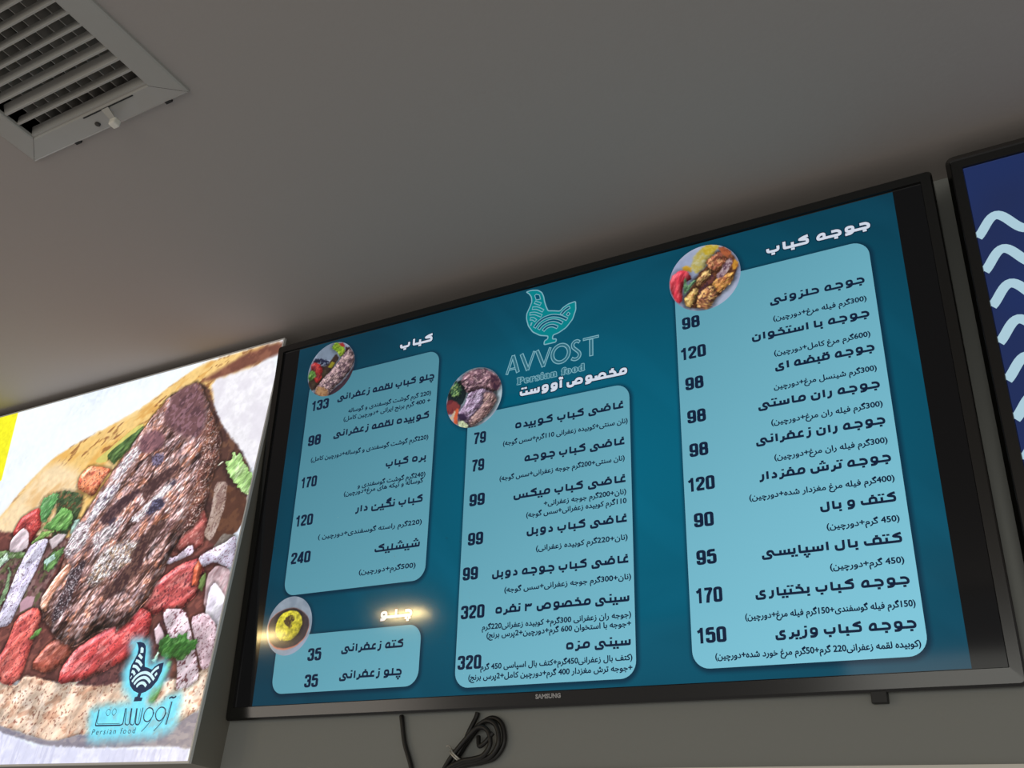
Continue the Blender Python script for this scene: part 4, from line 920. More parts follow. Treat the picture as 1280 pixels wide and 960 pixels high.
PIC = [
  ((243, 238, 40), [-1121, 1047, -857, 1057, -822, 864, -952, 761], 1.5, 0, 1, [], None),
  ((238, 198, 124), [1, 1046, -90, 1049, -234, 1043, -314, 1009, -389, 970, -471, 944, -577, 918, -654, 889, -723, 828, -764, 775, -918, 603, -827, 453, -497, 529, -361, 719, -196, 910, -47, 1011], 5, 2, 12, [((226, 168, 82), 30, 0.45, 0.75, 0.6, 3), ((246, 218, 165), 40, 0.5, 0.8, 0, 1), ((128, 76, 44), 9, 0.72, 0.8, 0.6, 3)], None),
  ((244, 218, 176), [-764, 775, -654, 889, -522, 836, -513, 740, -566, 674, -640, 611, -827, 453, -918, 603], 18, 0, 1, [((222, 175, 115), 25, 0.5, 0.8, 0.6, 2)], None),
  ((240, 202, 130), [-233, 1044, -90, 1046, -119, 1032, -185, 1003, -248, 982, -296, 957, -372, 926, -438, 903, -486, 889, -412, 951, -313, 1005], 7, 3, 12, [((214, 156, 76), 16, 0.5, 0.7, 0.6, 3), ((120, 65, 40), 8, 0.66, 0.72, 0.6, 3)], None),
  ((118, 74, 62), [-96, 1043, -2, 1048, 1, 1018, -59, 1006, -116, 999, -195, 991, -222, 1000, -169, 1017], 8, 2, 15, [((150, 100, 80), 20, 0.5, 0.7, 0, 1)], None),
  ((238, 236, 242), [-189, 992, -109, 998, 1, 1010, 15, 754, -9, 757, -56, 812, -116, 865, -162, 930], 6, 2, 15, [((222, 218, 228), 40, 0.5, 0.7, 0, 1)], None),
  ((88, 60, 54), [-233, 999, -191, 978, -157, 923, -108, 858, -56, 812, -9, 753, -5, 699, -15, 647, -52, 573, -248, 595, -267, 833], 4, 2, 10, [((62, 42, 44), 25, 0.45, 0.7, 0, 1), ((125, 88, 68), 16, 0.6, 0.75, 0, 1)], None),
  ((110, 66, 62), [-492, 676, -18, 617, -11, 496, 1, 366, -161, 366, -463, 381, -627, 399, -813, 739], 4, 3, 12, [((75, 45, 45), 20, 0.5, 0.7, 0, 1), ((150, 90, 80), 9, 0.6, 0.7, 0.5, 2)], None),
  ((232, 206, 184), [-645, 404, -524, 375, -499, 397, -389, 373, -293, 381, -210, 381, -158, 358, -29, 371, -2, 394, 0, 315, -23, 302, -71, 278, -151, 276, -282, 280, -360, 267, -450, 284, -595, 314], 2.5, 2, 10, [((216, 178, 152), 28, 0.45, 0.7, 0, 1), ((246, 228, 214), 22, 0.55, 0.75, 0, 1), ((190, 140, 114), 12, 0.7, 0.8, 0.3, 2), ((120, 66, 54), 4.5, 0.8, 0.84, 0, 1)], (8, 0.5, 0.7, 18, 0.8, 2, 0.06, 0.4)),
  ((142, 136, 148), [-595, 314, -450, 284, -360, 267, -282, 280, -151, 276, -71, 278, 0, 315, 4, 273, -4, 247, -62, 255, -271, 254, -370, 260, -522, 288, -589, 303], 3, 1, 10, [((120, 116, 135), 14, 0.5, 0.7, 0, 2), ((170, 160, 165), 9, 0.6, 0.7, 0, 2)], None),
  ((226, 227, 247), [-618, 302, -523, 290, -443, 271, -404, 262, -271, 256, -118, 251, -12, 254, 9, 206, -566, 209], 3, 3, 9, [((196, 198, 224), 7, 0.58, 0.72, 1.5, 6), ((210, 212, 236), 30, 0.5, 0.7, 0, 1)], None),
  ((118, 84, 84), [-768, 680, -677, 667, -575, 685, -502, 684, -510, 609, -529, 571, -516, 526, -585, 529, -609, 500, -673, 505], 2, 2, 8, [((152, 124, 120), 14, 0.5, 0.65, 0, 1), ((84, 104, 58), 12, 0.6, 0.7, 0.8, 2), ((60, 44, 46), 10, 0.62, 0.7, 0, 1)], None),
  ((118, 148, 96), [-756, 676, -701, 676, -641, 667, -625, 651, -670, 652, -747, 658], 1.5, 3.6, 5.5, [((80, 110, 60), 7, 0.5, 0.7, 0, 3), ((175, 195, 160), 5, 0.62, 0.7, 0, 2)], (7, 0.55, 1.6, 9, 0.8, 2.2, 0.12, 0.35)),
  ((182, 66, 62), [-705, 713, -701, 735, -693, 751, -663, 764, -638, 769, -608, 719, -619, 702, -627, 682, -673, 694], 1.5, 1, 8, [((150, 45, 46), 14, 0.5, 0.7, 0, 1), ((215, 120, 110), 7, 0.66, 0.75, 0, 1), ((90, 30, 40), 3, 0.74, 0.78, 0, 1)], (17, 0.95, 1.3, 18, 0.7, 2.4, 0.5, 0.45)),
  ((228, 207, 217), [-703, 700, -674, 726, -648, 713, -630, 676, -655, 666, -694, 671], 1.2, 1, 6, [((240, 226, 232), 14, 0.5, 0.7, 0, 1)], (8, 0.5, 0.7, 18, 0.8, 2, 0.06, 0.4)),
  ((72, 92, 60), [-600, 803, -504, 785, -489, 755, -494, 722, -502, 702, -520, 678, -560, 680, -573, 755], 2, 2, 8, [((45, 62, 45), 10, 0.45, 0.65, 0, 1), ((150, 95, 70), 8, 0.62, 0.7, 0, 1)], (7, 0.55, 1.6, 9, 0.8, 2.2, 0.12, 0.35)),
  ((96, 156, 92), [-643, 787, -598, 800, -583, 788, -588, 754, -600, 724, -621, 738], 1.2, 3.6, 5.5, [((66, 122, 66), 8, 0.5, 0.7, 1, 3), ((150, 195, 140), 5, 0.64, 0.72, 1, 3)], (7, 0.55, 1.6, 9, 0.8, 2.2, 0.12, 0.35)),
  ((104, 156, 84), [-611, 713, -579, 731, -565, 748, -557, 759, -520, 744, -506, 718, -519, 696, -562, 704, -597, 712], 1.2, 3.6, 5.5, [((74, 122, 60), 7, 0.5, 0.7, 0.6, 3), ((150, 195, 120), 5, 0.64, 0.72, 0.6, 3)], (7, 0.55, 1.6, 9, 0.8, 2.2, 0.12, 0.35)),
  ((140, 180, 98), [-625, 683, -598, 706, -557, 703, -579, 694, -602, 682], 1, 3.6, 5.5, [((110, 150, 75), 6, 0.5, 0.7, 0.6, 3)], (7, 0.55, 1.6, 9, 0.8, 2.2, 0.12, 0.35)),
  ((205, 190, 195), [-566, 683, -541, 695, -512, 689, -519, 675, -546, 660], 2, 1.5, 6, [], (8, 0.5, 0.7, 18, 0.8, 2, 0.06, 0.4)),
  ((146, 176, 166), [-500, 689, -504, 718, -483, 720, -480, 701, -490, 685], 1.2, 3.6, 5.5, [], (7, 0.55, 1.6, 9, 0.8, 2.2, 0.12, 0.35)),
  ((214, 210, 233), [-653, 517, -646, 571, -642, 623, -631, 664, -622, 681, -586, 689, -567, 684, -569, 663, -575, 622, -585, 588, -595, 549, -604, 502, -644, 500], 1.2, 0.8, 6, [((196, 186, 214), 12, 0.5, 0.7, 0.95, 4), ((232, 228, 246), 8, 0.6, 0.7, 0.95, 4), ((90, 64, 84), 3, 0.77, 0.79, 0, 1)], (8, 0.5, 0.7, 18, 0.8, 2, 0.06, 0.4)),
  ((104, 146, 86), [-561, 635, -539, 653, -507, 660, -506, 648, -514, 627, -526, 608, -552, 618], 1.2, 3.6, 5.5, [((70, 110, 60), 7, 0.5, 0.7, 0.6, 2)], (7, 0.55, 1.6, 9, 0.8, 2.2, 0.12, 0.35)),
  ((182, 218, 208), [-560, 635, -532, 650, -521, 637, -546, 624], 1, 3.6, 5.5, [], (7, 0.55, 1.6, 9, 0.8, 2.2, 0.12, 0.35)),
  ((122, 150, 112), [-683, 641, -662, 626, -651, 583, -654, 555, -664, 538, -669, 547, -665, 590, -668, 620], 1, 3.6, 5.5, [], (7, 0.55, 1.6, 9, 0.8, 2.2, 0.12, 0.35)),
  ((196, 220, 205), [-725, 648, -701, 673, -687, 652, -716, 631], 1.2, 3.6, 5.5, [((150, 185, 150), 6, 0.5, 0.7, 0.7, 3)], (7, 0.55, 1.6, 9, 0.8, 2.2, 0.12, 0.35)),
  ((192, 152, 166), [-595, 549, -579, 561, -550, 558, -551, 537, -584, 528], 1.5, 1, 5, [], None),
  ((224, 134, 92), [-528, 798, -533, 827, -507, 849, -456, 836, -430, 828, -447, 797, -464, 767, -493, 781], 1.5, 1, 6, [((190, 75, 62), 9, 0.5, 0.65, 0, 1), ((245, 180, 140), 6, 0.62, 0.7, 0, 1), ((80, 40, 40), 3, 0.76, 0.79, 0, 1)], (17, 0.95, 1.3, 18, 0.7, 2.4, 0.5, 0.45)),
  ((198, 88, 80), [-611, 398, -611, 426, -593, 463, -590, 517, -539, 537, -505, 515, -512, 467, -510, 393, -537, 375], 1.5, 1, 8, [((222, 128, 116), 12, 0.5, 0.65, 0.9, 2), ((150, 54, 54), 12, 0.6, 0.72, 0.9, 2), ((90, 34, 40), 3, 0.75, 0.78, 0, 1)], (17, 0.95, 1.3, 18, 0.7, 2.4, 0.5, 0.45)),
  ((152, 74, 60), [-496, 412, -463, 455, -401, 474, -370, 457, -394, 413, -434, 394], 2, 1.5, 7, [((190, 110, 85), 8, 0.55, 0.68, 0.5, 2), ((100, 48, 44), 8, 0.58, 0.7, 0, 1), ((190, 110, 95), 6, 0.6, 0.7, 0, 1)], (17, 0.95, 1.3, 18, 0.7, 2.4, 0.5, 0.45)),
  ((88, 128, 66), [-526, 468, -513, 484, -497, 489, -495, 477, -512, 466], 1, 3.6, 5.5, [], (7, 0.55, 1.6, 9, 0.8, 2.2, 0.12, 0.35)),
  ((74, 102, 56), [-469, 868, -378, 922, -357, 913, -383, 876, -428, 837], 1.2, 3.6, 5.5, [((50, 72, 42), 8, 0.5, 0.7, 0.6, 3), ((110, 140, 80), 6, 0.62, 0.7, 0.6, 3)], (7, 0.55, 1.6, 9, 0.8, 2.2, 0.12, 0.35)),
  ((212, 202, 112), [-497, 857, -453, 883, -399, 918, -371, 927, -367, 919, -459, 871, -453, 849, -477, 849], 1, 1, 4, [], None),
  ((168, 90, 84), [-176, 688, -115, 693, -93, 659, -94, 606, -158, 610, -187, 654], 2, 1.5, 7, [((130, 62, 60), 12, 0.5, 0.7, 0, 1), ((210, 150, 140), 4, 0.7, 0.75, 0, 1)], (17, 0.95, 1.3, 18, 0.7, 2.4, 0.5, 0.45)),
  ((88, 58, 48), [-70, 740, -2, 697, -1, 650, -15, 626, -67, 616, -66, 649, -60, 695], 2, 1.5, 8, [((115, 78, 58), 14, 0.5, 0.7, 0, 1)], None),
  ((170, 146, 134), [-101, 745, -67, 741, -59, 695, -64, 645, -73, 619, -98, 635, -92, 676], 1.5, 1, 6, [((200, 180, 172), 9, 0.5, 0.65, 1.3, 3), ((130, 100, 95), 8, 0.6, 0.7, 1.3, 3), ((80, 50, 48), 2.5, 0.77, 0.79, 0, 1)], None),
  ((162, 202, 126), [-87, 786, -71, 787, -73, 807, -59, 794, -51, 803, -35, 775, -2, 744, -4, 700, -38, 727, -69, 756], 1.2, 3.6, 5.5, [((206, 228, 178), 6, 0.5, 0.65, 1.2, 4), ((120, 165, 90), 9, 0.6, 0.72, 1.2, 4)], (7, 0.55, 1.6, 9, 0.8, 2.2, 0.12, 0.35)),
  ((215, 215, 195), [-107, 781, -96, 789, -91, 787, -100, 781], 0.8, 0.5, 3, [], (8, 0.5, 0.7, 18, 0.8, 2, 0.06, 0.4)),
  ((122, 112, 106), [-64, 607, -46, 632, -12, 625, -28, 605], 1.5, 1, 5, [((150, 140, 132), 6, 0.5, 0.7, 0, 1)], None),
  ((192, 82, 80), [-247, 524, -199, 552, -141, 583, -88, 591, -71, 568, -74, 521, -107, 493, -153, 493, -182, 488, -214, 505], 1.5, 1.5, 8, [((222, 138, 130), 9, 0.52, 0.66, 0.5, 3), ((158, 56, 60), 12, 0.6, 0.72, 0.5, 3), ((80, 30, 40), 3.2, 0.72, 0.76, 0, 1)], (17, 0.95, 1.3, 18, 0.7, 2.4, 0.5, 0.45)),
  ((216, 106, 76), [-101, 568, -94, 587, -79, 575, -81, 536, -95, 537], 1, 1, 5, [], (17, 0.95, 1.3, 18, 0.7, 2.4, 0.5, 0.45)),
  ((94, 114, 64), [-77, 551, -69, 558, -62, 541, -63, 519, -78, 527], 1, 3.6, 5.5, [], (7, 0.55, 1.6, 9, 0.8, 2.2, 0.12, 0.35)),
  ((202, 172, 178), [-63, 554, -42, 571, -5, 558, 1, 520, -1, 482, -51, 486], 1.5, 1, 6, [((170, 130, 135), 9, 0.5, 0.7, 1.2, 3), ((226, 205, 210), 7, 0.6, 0.7, 1.2, 3)], (8, 0.5, 0.7, 18, 0.8, 2, 0.06, 0.4)),
  ((230, 226, 235), [-38, 457, -46, 494, -47, 527, -38, 538, -14, 518, 3, 499, 3, 460, -27, 456], 1.2, 1, 6, [((205, 196, 214), 9, 0.55, 0.7, 1.2, 3)], (8, 0.5, 0.7, 18, 0.8, 2, 0.06, 0.4)),
  ((222, 217, 237), [-98, 592, -69, 603, -38, 612, -11, 626, -2, 586, -5, 558, -49, 577, -80, 570], 1.2, 1, 6, [((200, 190, 214), 9, 0.5, 0.65, 0.5, 2), ((120, 70, 90), 2.5, 0.75, 0.78, 0, 1)], (8, 0.5, 0.7, 18, 0.8, 2, 0.06, 0.4)),
  ((212, 197, 217), [-161, 597, -123, 622, -110, 601, -138, 593, -176, 584, -187, 604], 1.2, 1, 6, [((228, 218, 230), 7, 0.5, 0.7, 0, 1), ((100, 60, 75), 2.5, 0.76, 0.79, 0, 1)], (8, 0.5, 0.7, 18, 0.8, 2, 0.06, 0.4)),
  ((92, 58, 62), [-355, 371, -218, 416, -180, 448, -144, 485, -113, 431, -140, 390, -188, 372, -273, 363], 3, 2, 8, [((125, 80, 78), 10, 0.55, 0.7, 0, 1), ((60, 40, 46), 8, 0.6, 0.7, 0, 1)], None),
  ((187, 66, 66), [-394, 372, -398, 402, -372, 439, -315, 465, -260, 491, -220, 509, -179, 488, -177, 444, -214, 411, -283, 387, -335, 376], 1.3, 1, 8, [((218, 132, 130), 8, 0.55, 0.66, 0.6, 4), ((150, 44, 50), 14, 0.55, 0.7, 0.6, 2), ((90, 28, 38), 3, 0.76, 0.79, 0, 1)], (17, 0.95, 1.3, 18, 0.7, 2.4, 0.5, 0.45)),
  ((216, 192, 202), [-80, 476, -41, 483, -7, 455, 2, 398, -4, 382, -19, 377, -43, 413], 1.3, 1, 6, [((190, 160, 172), 9, 0.5, 0.7, 0.8, 2), ((110, 65, 75), 2.5, 0.74, 0.77, 0, 1)], (8, 0.5, 0.7, 18, 0.8, 2, 0.06, 0.4)),
  ((226, 206, 217), [-155, 491, -145, 498, -98, 492, -74, 458, -34, 392, -22, 364, -39, 352, -72, 345, -80, 387, -116, 439, -134, 458], 1.2, 1, 6, [((240, 226, 234), 12, 0.5, 0.7, 0.9, 2), ((95, 38, 50), 3.2, 0.73, 0.76, 0.8, 2)], (8, 0.5, 0.7, 18, 0.8, 2, 0.06, 0.4)),
  ((214, 190, 200), [-166, 460, -157, 471, -137, 450, -122, 423, -150, 433], 1.5, 1, 5, [], (8, 0.5, 0.7, 18, 0.8, 2, 0.06, 0.4)),
  ((52, 104, 44), [-143, 419, -144, 437, -130, 450, -102, 438, -99, 446, -76, 448, -73, 436, -48, 434, -47, 424, -57, 409, -76, 397, -91, 404, -114, 400], 1, 3.6, 5.5, [((34, 76, 34), 6, 0.5, 0.7, 0.8, 3), ((96, 146, 80), 4, 0.62, 0.7, 0.8, 3)], (7, 0.55, 1.6, 9, 0.8, 2.2, 0.12, 0.35)),
  ((180, 215, 190), [-151, 403, -140, 420, -134, 417, -140, 398], 1.2, 3.6, 5.5, [], (7, 0.55, 1.6, 9, 0.8, 2.2, 0.12, 0.35)),
  ((96, 138, 70), [-134, 332, -132, 352, -118, 378, -107, 401, -97, 396, -108, 367, -111, 339, -122, 325], 2.5, 1, 5, [], (7, 0.55, 1.6, 9, 0.8, 2.2, 0.12, 0.35)),
  ((112, 78, 70), [-275, 989, -253, 998, -231, 999, -204, 973, -177, 932, -146, 887, -115, 838, -108, 790, -116, 750, -113, 705, -123, 662, -159, 637, -180, 587, -185, 564, -197, 529, -221, 508, -232, 486, -263, 466, -293, 475, -329, 466, -368, 446, -394, 443, -462, 476, -512, 518, -515, 548, -494, 622, -496, 669, -472, 732, -445, 783, -405, 849, -365, 907, -342, 943, -317, 974], 2, 4, 14, [((142, 100, 90), 34, 0.42, 0.66, 0.95, 2.5), ((80, 54, 54), 24, 0.5, 0.72, 0.95, 2.5), ((168, 132, 128), 12, 0.54, 0.7, 0.95, 2.5), ((56, 42, 48), 8, 0.62, 0.74, 0.95, 2.5), ((190, 120, 90), 12, 0.68, 0.78, 0.95, 1.5), ((190, 170, 172), 6, 0.66, 0.78, 0.95, 2)], (46, 1.0, 11.0, 26, 0.95, 1.8, 0.55, 0.6)),
  ((104, 66, 58), [-177, 932, -146, 887, -115, 838, -108, 790, -116, 750, -113, 705, -123, 662, -159, 637, -158, 711, -156, 782, -167, 859], 7, 3, 10, [((140, 92, 70), 9, 0.5, 0.66, 0.95, 2), ((70, 46, 46), 7, 0.58, 0.7, 0.95, 2), ((215, 190, 185), 2.8, 0.72, 0.77, 0, 1)], (30, 0.5, 5.0, 12, 0.95, 1.6, 0.25, 0)),
  ((114, 80, 84), [-294, 992, -232, 996, -199, 960, -177, 910, -172, 854, -239, 872, -312, 920], 8, 3, 10, [((78, 54, 62), 9, 0.5, 0.66, 0.9, 1.5), ((158, 118, 130), 6, 0.56, 0.68, 0.9, 1.5)], None),
  ((214, 204, 216), [-420, 804, -400, 845, -374, 871, -348, 864, -350, 848, -375, 819, -402, 794], 3, 3, 6, [((120, 84, 84), 4, 0.5, 0.62, 0.95, 3), ((252, 248, 252), 3, 0.6, 0.68, 0.95, 2)], (20, 0.2, 4.2, 7, 0.95, 1.8, 0.5, 0)),
  ((222, 214, 226), [-324, 696, -284, 727, -246, 755, -215, 772, -213, 759, -234, 739, -270, 709, -302, 686], 3, 3, 6, [((140, 100, 96), 4, 0.52, 0.64, 0.95, 3), ((255, 252, 255), 3, 0.56, 0.66, 0.95, 2)], (20, 0.2, 4.2, 7, 0.95, 1.8, 0.5, 0)),
  ((206, 196, 208), [-497, 653, -466, 702, -454, 732, -440, 779, -393, 791, -381, 781, -399, 752, -425, 726, -457, 680, -481, 636], 4, 3, 7, [((100, 72, 74), 5, 0.48, 0.62, 0.95, 3), ((70, 60, 84), 5, 0.64, 0.72, 0.95, 2), ((250, 246, 252), 3, 0.58, 0.66, 0.95, 2)], (20, 0.2, 4.2, 7, 0.95, 1.8, 0.5, 0)),
  ((196, 180, 186), [-426, 676, -376, 696, -345, 707, -347, 676, -379, 650, -397, 626], 4, 3, 7, [((90, 64, 68), 4, 0.48, 0.62, 0.95, 2), ((245, 240, 246), 2.8, 0.62, 0.7, 0, 1)], (20, 0.2, 4.2, 7, 0.95, 1.8, 0.5, 0)),
  ((176, 160, 160), [-386, 632, -325, 655, -264, 638, -278, 605, -325, 586, -370, 561, -401, 569], 5, 3, 7, [((80, 58, 58), 4, 0.48, 0.62, 0.95, 2.5), ((245, 240, 240), 2.8, 0.6, 0.68, 0, 1), ((140, 105, 70), 6, 0.6, 0.7, 0, 1)], (20, 0.2, 4.2, 7, 0.95, 1.8, 0.5, 0)),
  ((76, 64, 80), [-311, 838, -292, 841, -271, 833, -270, 817, -284, 810, -303, 818], 4, 4, 5, [((150, 140, 175), 3, 0.5, 0.65, 0, 1)], None),
  ((62, 56, 74), [-282, 704, -265, 733, -236, 731, -229, 715, -249, 706, -261, 701], 4, 4, 5, [((130, 130, 165), 3, 0.55, 0.68, 0, 1)], None),
  ((74, 64, 80), [-231, 763, -222, 772, -214, 770, -221, 755], 4, 4, 5, [], None),
  ((74, 62, 76), [-396, 709, -380, 722, -364, 704, -378, 691], 4, 4, 5, [], None),
  ((58, 46, 52), [-461, 601, -439, 619, -420, 626, -422, 589, -430, 562, -435, 519, -464, 494, -480, 512, -466, 560], 3, 2, 6, [((110, 84, 88), 5, 0.58, 0.68, 0.95, 2), ((225, 215, 225), 2.6, 0.72, 0.77, 0, 1)], None),
  ((204, 142, 116), [-528, 543, -527, 557, -515, 576, -501, 600, -474, 623, -460, 611, -477, 583, -492, 562, -497, 540, -499, 521, -519, 529], 1.5, 1.5, 5, [((242, 218, 208), 5, 0.5, 0.62, 0.85, 3), ((150, 92, 70), 6, 0.56, 0.68, 0.85, 3)], (9, 0.9, 2.0, 9, 0.85, 2.5, 0.5, 0.5)),
  ((205, 190, 200), [-503, 649, -499, 678, -482, 715, -461, 715, -444, 695, -436, 667, -454, 644, -477, 629], 5, 3, 6, [((110, 80, 84), 4, 0.46, 0.6, 0.9, 2), ((252, 248, 252), 2.8, 0.6, 0.68, 0, 1)], (20, 0.2, 4.2, 7, 0.95, 1.8, 0.5, 0)),
  ((74, 52, 54), [-317, 761, -261, 797, -213, 805, -224, 788, -255, 762, -294, 736], 4, 3, 6, [((120, 88, 84), 4, 0.55, 0.7, 0.9, 2)], None),
  ((70, 50, 56), [-419, 712, -376, 748, -323, 767, -315, 755, -352, 724, -397, 693], 4, 3, 6, [((120, 90, 90), 4, 0.55, 0.7, 0.9, 2)], None),
  ((76, 54, 52), [-295, 615, -259, 660, -221, 685, -207, 673, -237, 637, -270, 602], 4, 3, 6, [((130, 98, 92), 4, 0.55, 0.7, 0.9, 2)], None),
  ((70, 48, 50), [-349, 545, -306, 574, -278, 605, -274, 664, -250, 646, -245, 587, -278, 552, -315, 530], 4, 3, 6, [((130, 96, 84), 4, 0.55, 0.7, 0.9, 2)], None),
  ((128, 90, 98), [-361, 895, -321, 904, -284, 880, -288, 853, -327, 844, -362, 861], 6, 3, 6, [((170, 120, 125), 5, 0.5, 0.65, 0.9, 2), ((86, 60, 70), 5, 0.55, 0.7, 0.9, 2)], None),
  ((120, 222, 246), [-223, 443, -197, 448, -169, 439, -154, 398, -119, 404, -102, 391, -108, 359, -130, 342, -138, 330, -114, 321, -86, 338, -56, 342, -50, 323, -51, 286, -82, 272, -124, 269, -258, 264, -271, 286, -281, 327, -200, 330, -175, 331, -205, 353, -222, 389, -208, 412], 14, 2, 12, [((140, 190, 200), 14, 0.62, 0.8, 0, 1)], None),
]
C = paint((gx-LX1)*1000, (gz-EYE)*1000, (229, 234, 246), [((230, 239, 252), [-1200,200,100,200,100,1100,-1200,1100], 1, 0, 1, [((246, 250, 254), 260, .35, .65, .3, 1.5)], None)]+PIC, 7)
M_photo = glow('lit_photo', None, .22, .5, 1.1)
face = rel(picture_mesh('picture_face', np.stack([gx, np.full(len(gx), LY-.0004), gz], 1), gf, C, M_photo, None), box_)
# emblem and name on the picture
M_mark = glow('emblem_dark_navy', (34, 52, 84), .22); M_halo = glow('emblem_white', (214, 246, 255), .22)
bs = 1.0/1.0
def lb_tf(p):          # emblem coordinates (mm) to the sign
    return (LX1+-0.15994+(p[0])*0.8872/1000, EYE+0.33187+(p[1]-222)*0.9480/1000)
yb = -(LY-.0010)
b = MB()
fan_fill(b, BIRD, yb, 0, lb_tf)
for s_ in STRIPES: stroke(b, s_, 5.6, yb+.0004, 1, lb_tf, False, 6)
fan_fill(b, EYE_P, yb+.0004, 1, lb_tf)
o = rel(b.build('bird_emblem', [M_mark, M_halo]), box_); 
b = MB()
def wtf(p):            # pixel-like sketch units of the lettering to the sign, mm from the lower left of the word
    return (LX1+(-255.31+p[0])/1000, EYE+(293.00+p[1])/1000)
WORD = [([(0.4, 28.3), (1.6, -0.0), (67.1, -1.0)], 2.6, False, 3), ([(0.4, 28.3), (5.0, 2.9), (64.4, 2.1)], 1.0, False, 3), ([(67.1, -1.0), (73.0, 0.9), (69.2, 27.8)], 2.4, False, 4), ([(69.2, 27.8), (73.4, -0.1)], 1.0, False, None), ([(72.2, 27.7), (77.8, 0.7), (85.1, -1.5), (88.8, 0.4), (84.3, 27.3)], 1.8, False, 4), ([(85.8, 27.2), (90.9, 0.3), (98.5, -1.9), (101.8, 1.0), (97.8, 26.8)], 1.8, False, 4), ([(99.3, 26.7), (104.6, -0.1), (111.7, -1.9), (115.1, 0.6), (113.8, 27.2)], 2.2, False, 4), ([(108.3, 26.4), (111.1, -0.3)], 1.0, False, None), ([(24.4, 28.5), (19.8, 22.6), (27.4, 15.2), (33.0, 20.1), (30.4, 26.6)], 1.0, True, 5), ([(40.1, 28.9), (35.3, 22.0), (42.6, 15.3), (48.0, 20.6), (45.6, 26.7)], 1.0, True, 5), ([(126.7, 27.7), (119.1, 17.1), (123.5, 5.2), (136.3, 1.9), (144.5, 12.3), (140.2, 24.2)], 2.0, True, 10), ([(144.7, 18.2), (139.6, 0.8), (124.7, -13.3)], 1.6, False, 10), ([(157.0, 27.5), (147.6, 18.1), (153.3, 6.2), (164.8, 2.0), (173.8, 12.3), (170.5, 24.1)], 2.0, True, 10), ([(174.9, 17.1), (169.4, 0.9), (154.7, -13.1)], 1.6, False, 10), ([(182.3, 34.8), (181.3, -3.3)], 2.6, False, None), ([(179.4, 34.9), (178.5, -3.2)], 0.8, False, None), ([(173.3, 40.2), (178.5, 43.1), (183.7, 40.6), (189.7, 43.5)], 3.0, False, 3)]
for pts, w, cl, r in WORD: stroke(b, pts, w, yb+.0002, 0, wtf, cl, r)
vs, fs = font_mesh('Persian food', 1.35)
x_ = [p[0] for p in vs]; k_ = 111/(max(x_)-min(x_))
b.add([(LX1+(-255.31-3+p[0]*k_)/1000, -(yb+.0002), EYE+(293.00-15.5+p[1]*14)/1000) for p in vs], fs)
o = rel(b.build('name_lettering', M_mark), box_)

# ------------------------------------------------------------------ cables below the televisions
def at_wall(x, z, off=.006): return (x, YW-off, EYE+z)
def curve_pts(ctrl, n=14):
    """smooth path through the control points"""
    P = [Vector(c) for c in ctrl]; P = [P[0]*2-P[1]]+P+[P[-1]*2-P[-2]]; out = []
    for i in range(1, len(P)-2):
        for k in range(n):
            t = k/n; a, b_, c, d = P[i-1:i+3]
            out.append(.5*((2*b_)+(c-a)*t+(2*a-5*b_+4*c-d)*t*t+(-a+3*b_-3*c+d)*t**3))
    return out+[P[-2]]
b = MB(); b.tube(curve_pts([at_wall(-.9445, .3035, .005), at_wall(-.941, .294), at_wall(-.931, .262), at_wall(-.914, .228), at_wall(-.905, .195), at_wall(-.90, .15)]), .0036, 10)
tag(b.build('power_cable', M_cable, smooth=True), 'single thin black cable hanging from the left underside of the menu television', 'cable')
coil = thing('coiled_cable', at_wall(-.80, .245, .004), 'black cable gathered into a tied loop below the middle of the menu television', 'cable')
b = MB()
tie = (-.830, .2415)
b.tube(curve_pts([at_wall(-.8062, .3035, .005), at_wall(-.8075, .296, .006), at_wall(-.815, .275, .010), at_wall(*tie, .010), at_wall(-.848, .224, .010), at_wall(-.875, .19, .010), at_wall(-.89, .15, .010)]), .0036)
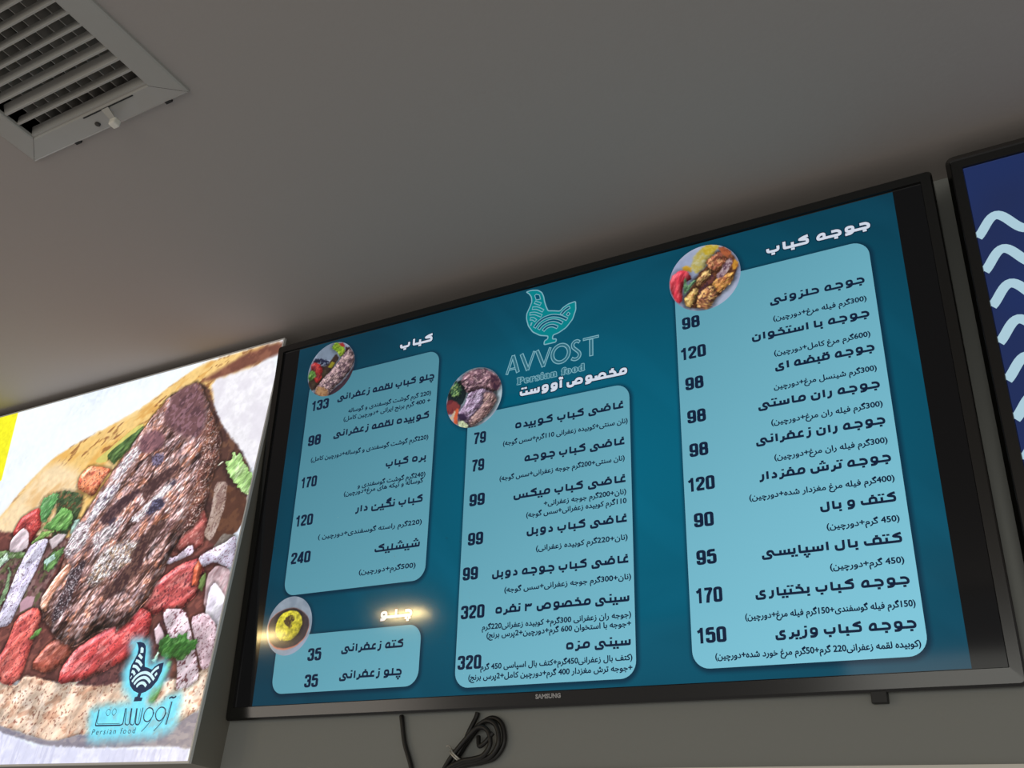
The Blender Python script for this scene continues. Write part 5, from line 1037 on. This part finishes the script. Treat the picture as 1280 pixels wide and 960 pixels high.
for k, (dx, dz, off, rx, rz) in enumerate([(0, 0, .006, 1, 1), (.003, -.006, .013, .93, .9), (-.002, -.010, .018, .78, .72)]):
    x0, z0 = tie
    b.tube(curve_pts([at_wall(x0-.03+dx, z0-.035, .008), at_wall(x0-.008+dx, z0-.008, off), at_wall(x0+.018*rx, z0+.028*rz, off), at_wall(x0+.044*rx, z0+.052*rz, off), at_wall(x0+.066*rx, z0+.046*rz, off),
                      at_wall(x0+.074*rx, z0+.020*rz, off), at_wall(x0+.062*rx, z0-.001*rz, off), at_wall(x0+.040*rx, z0-.008*rz, off), at_wall(x0+.012, z0-.012*rz, off), at_wall(x0-.012, z0-.020, off), at_wall(x0-.04, z0-.048, .008)]), .0036)
b.tube(curve_pts([at_wall(tie[0]+.034, tie[1]+.026, .013), at_wall(tie[0]+.040, tie[1]+.012, .018), at_wall(tie[0]+.050, tie[1]+.016, .020), at_wall(tie[0]+.060, tie[1]+.030, .016)]), .0034)
rel(b.build('strand', M_cable, smooth=True), coil)
b = MB()
d = Vector((.5, 0, .6)).normalized(); c0 = Vector(at_wall(*tie, .012)); nx = Vector((d.z, 0, -d.x))
for off in (-.002, .0008):
    ring = [c0+d*off+nx*(.0125*math.cos(a))+Vector((0, .0105*math.sin(a), 0)) for a in [2*math.pi*i/20 for i in range(21)]]
    b.tube(ring, .0014, 6)
b.tube([c0-nx*.012, c0-nx*.019+Vector((0,-.004,.002)), c0-nx*.022+Vector((0,-.006,-.002))], .0012, 6)
rel(b.build('tie', M_tie, smooth=True), coil)

# ------------------------------------------------------------------ ceiling lamps behind the photographer (seen as glints in the screen)
M_lamp = glow('lamp_diffuser', (255, 222, 150), .5, 0, 240.0, True)
for i, (lx, ly, lab) in enumerate([(-3.62, -2.46, 'flat ceiling lamp behind the photographer, nearest of three to the menu television'), (-5.08, -2.81, 'flat ceiling lamp behind the photographer, middle of the row of three'), (-5.46, -2.81, 'extra flat ceiling lamp behind the photographer, added to lengthen the left glint')]):  # third lamp is added beside the second to stretch its glint
    t = thing('ceiling_lamp', (lx, ly, ZC), lab, 'ceiling lamp', group='ceiling lamps behind the photographer')
    b = MB(); b.loops([[(p[0]*q, p[1]*q2, z) for p in ((-.17, -.08), (.17, -.08), (.17, .08), (-.17, .08))] for q, q2, z in ((1, 1, 0), (1, 1, -.022), (.94, .88, -.024), (.94, .88, -.016))])
    b.build('housing', M_edge, t)
    b = MB(); b.add([(-.159, -.07, -.018), (-.159, .07, -.018), (.159, .07, -.018), (.159, -.07, -.018)], [(0, 1, 2, 3)]); b.build('diffuser', M_lamp, t)
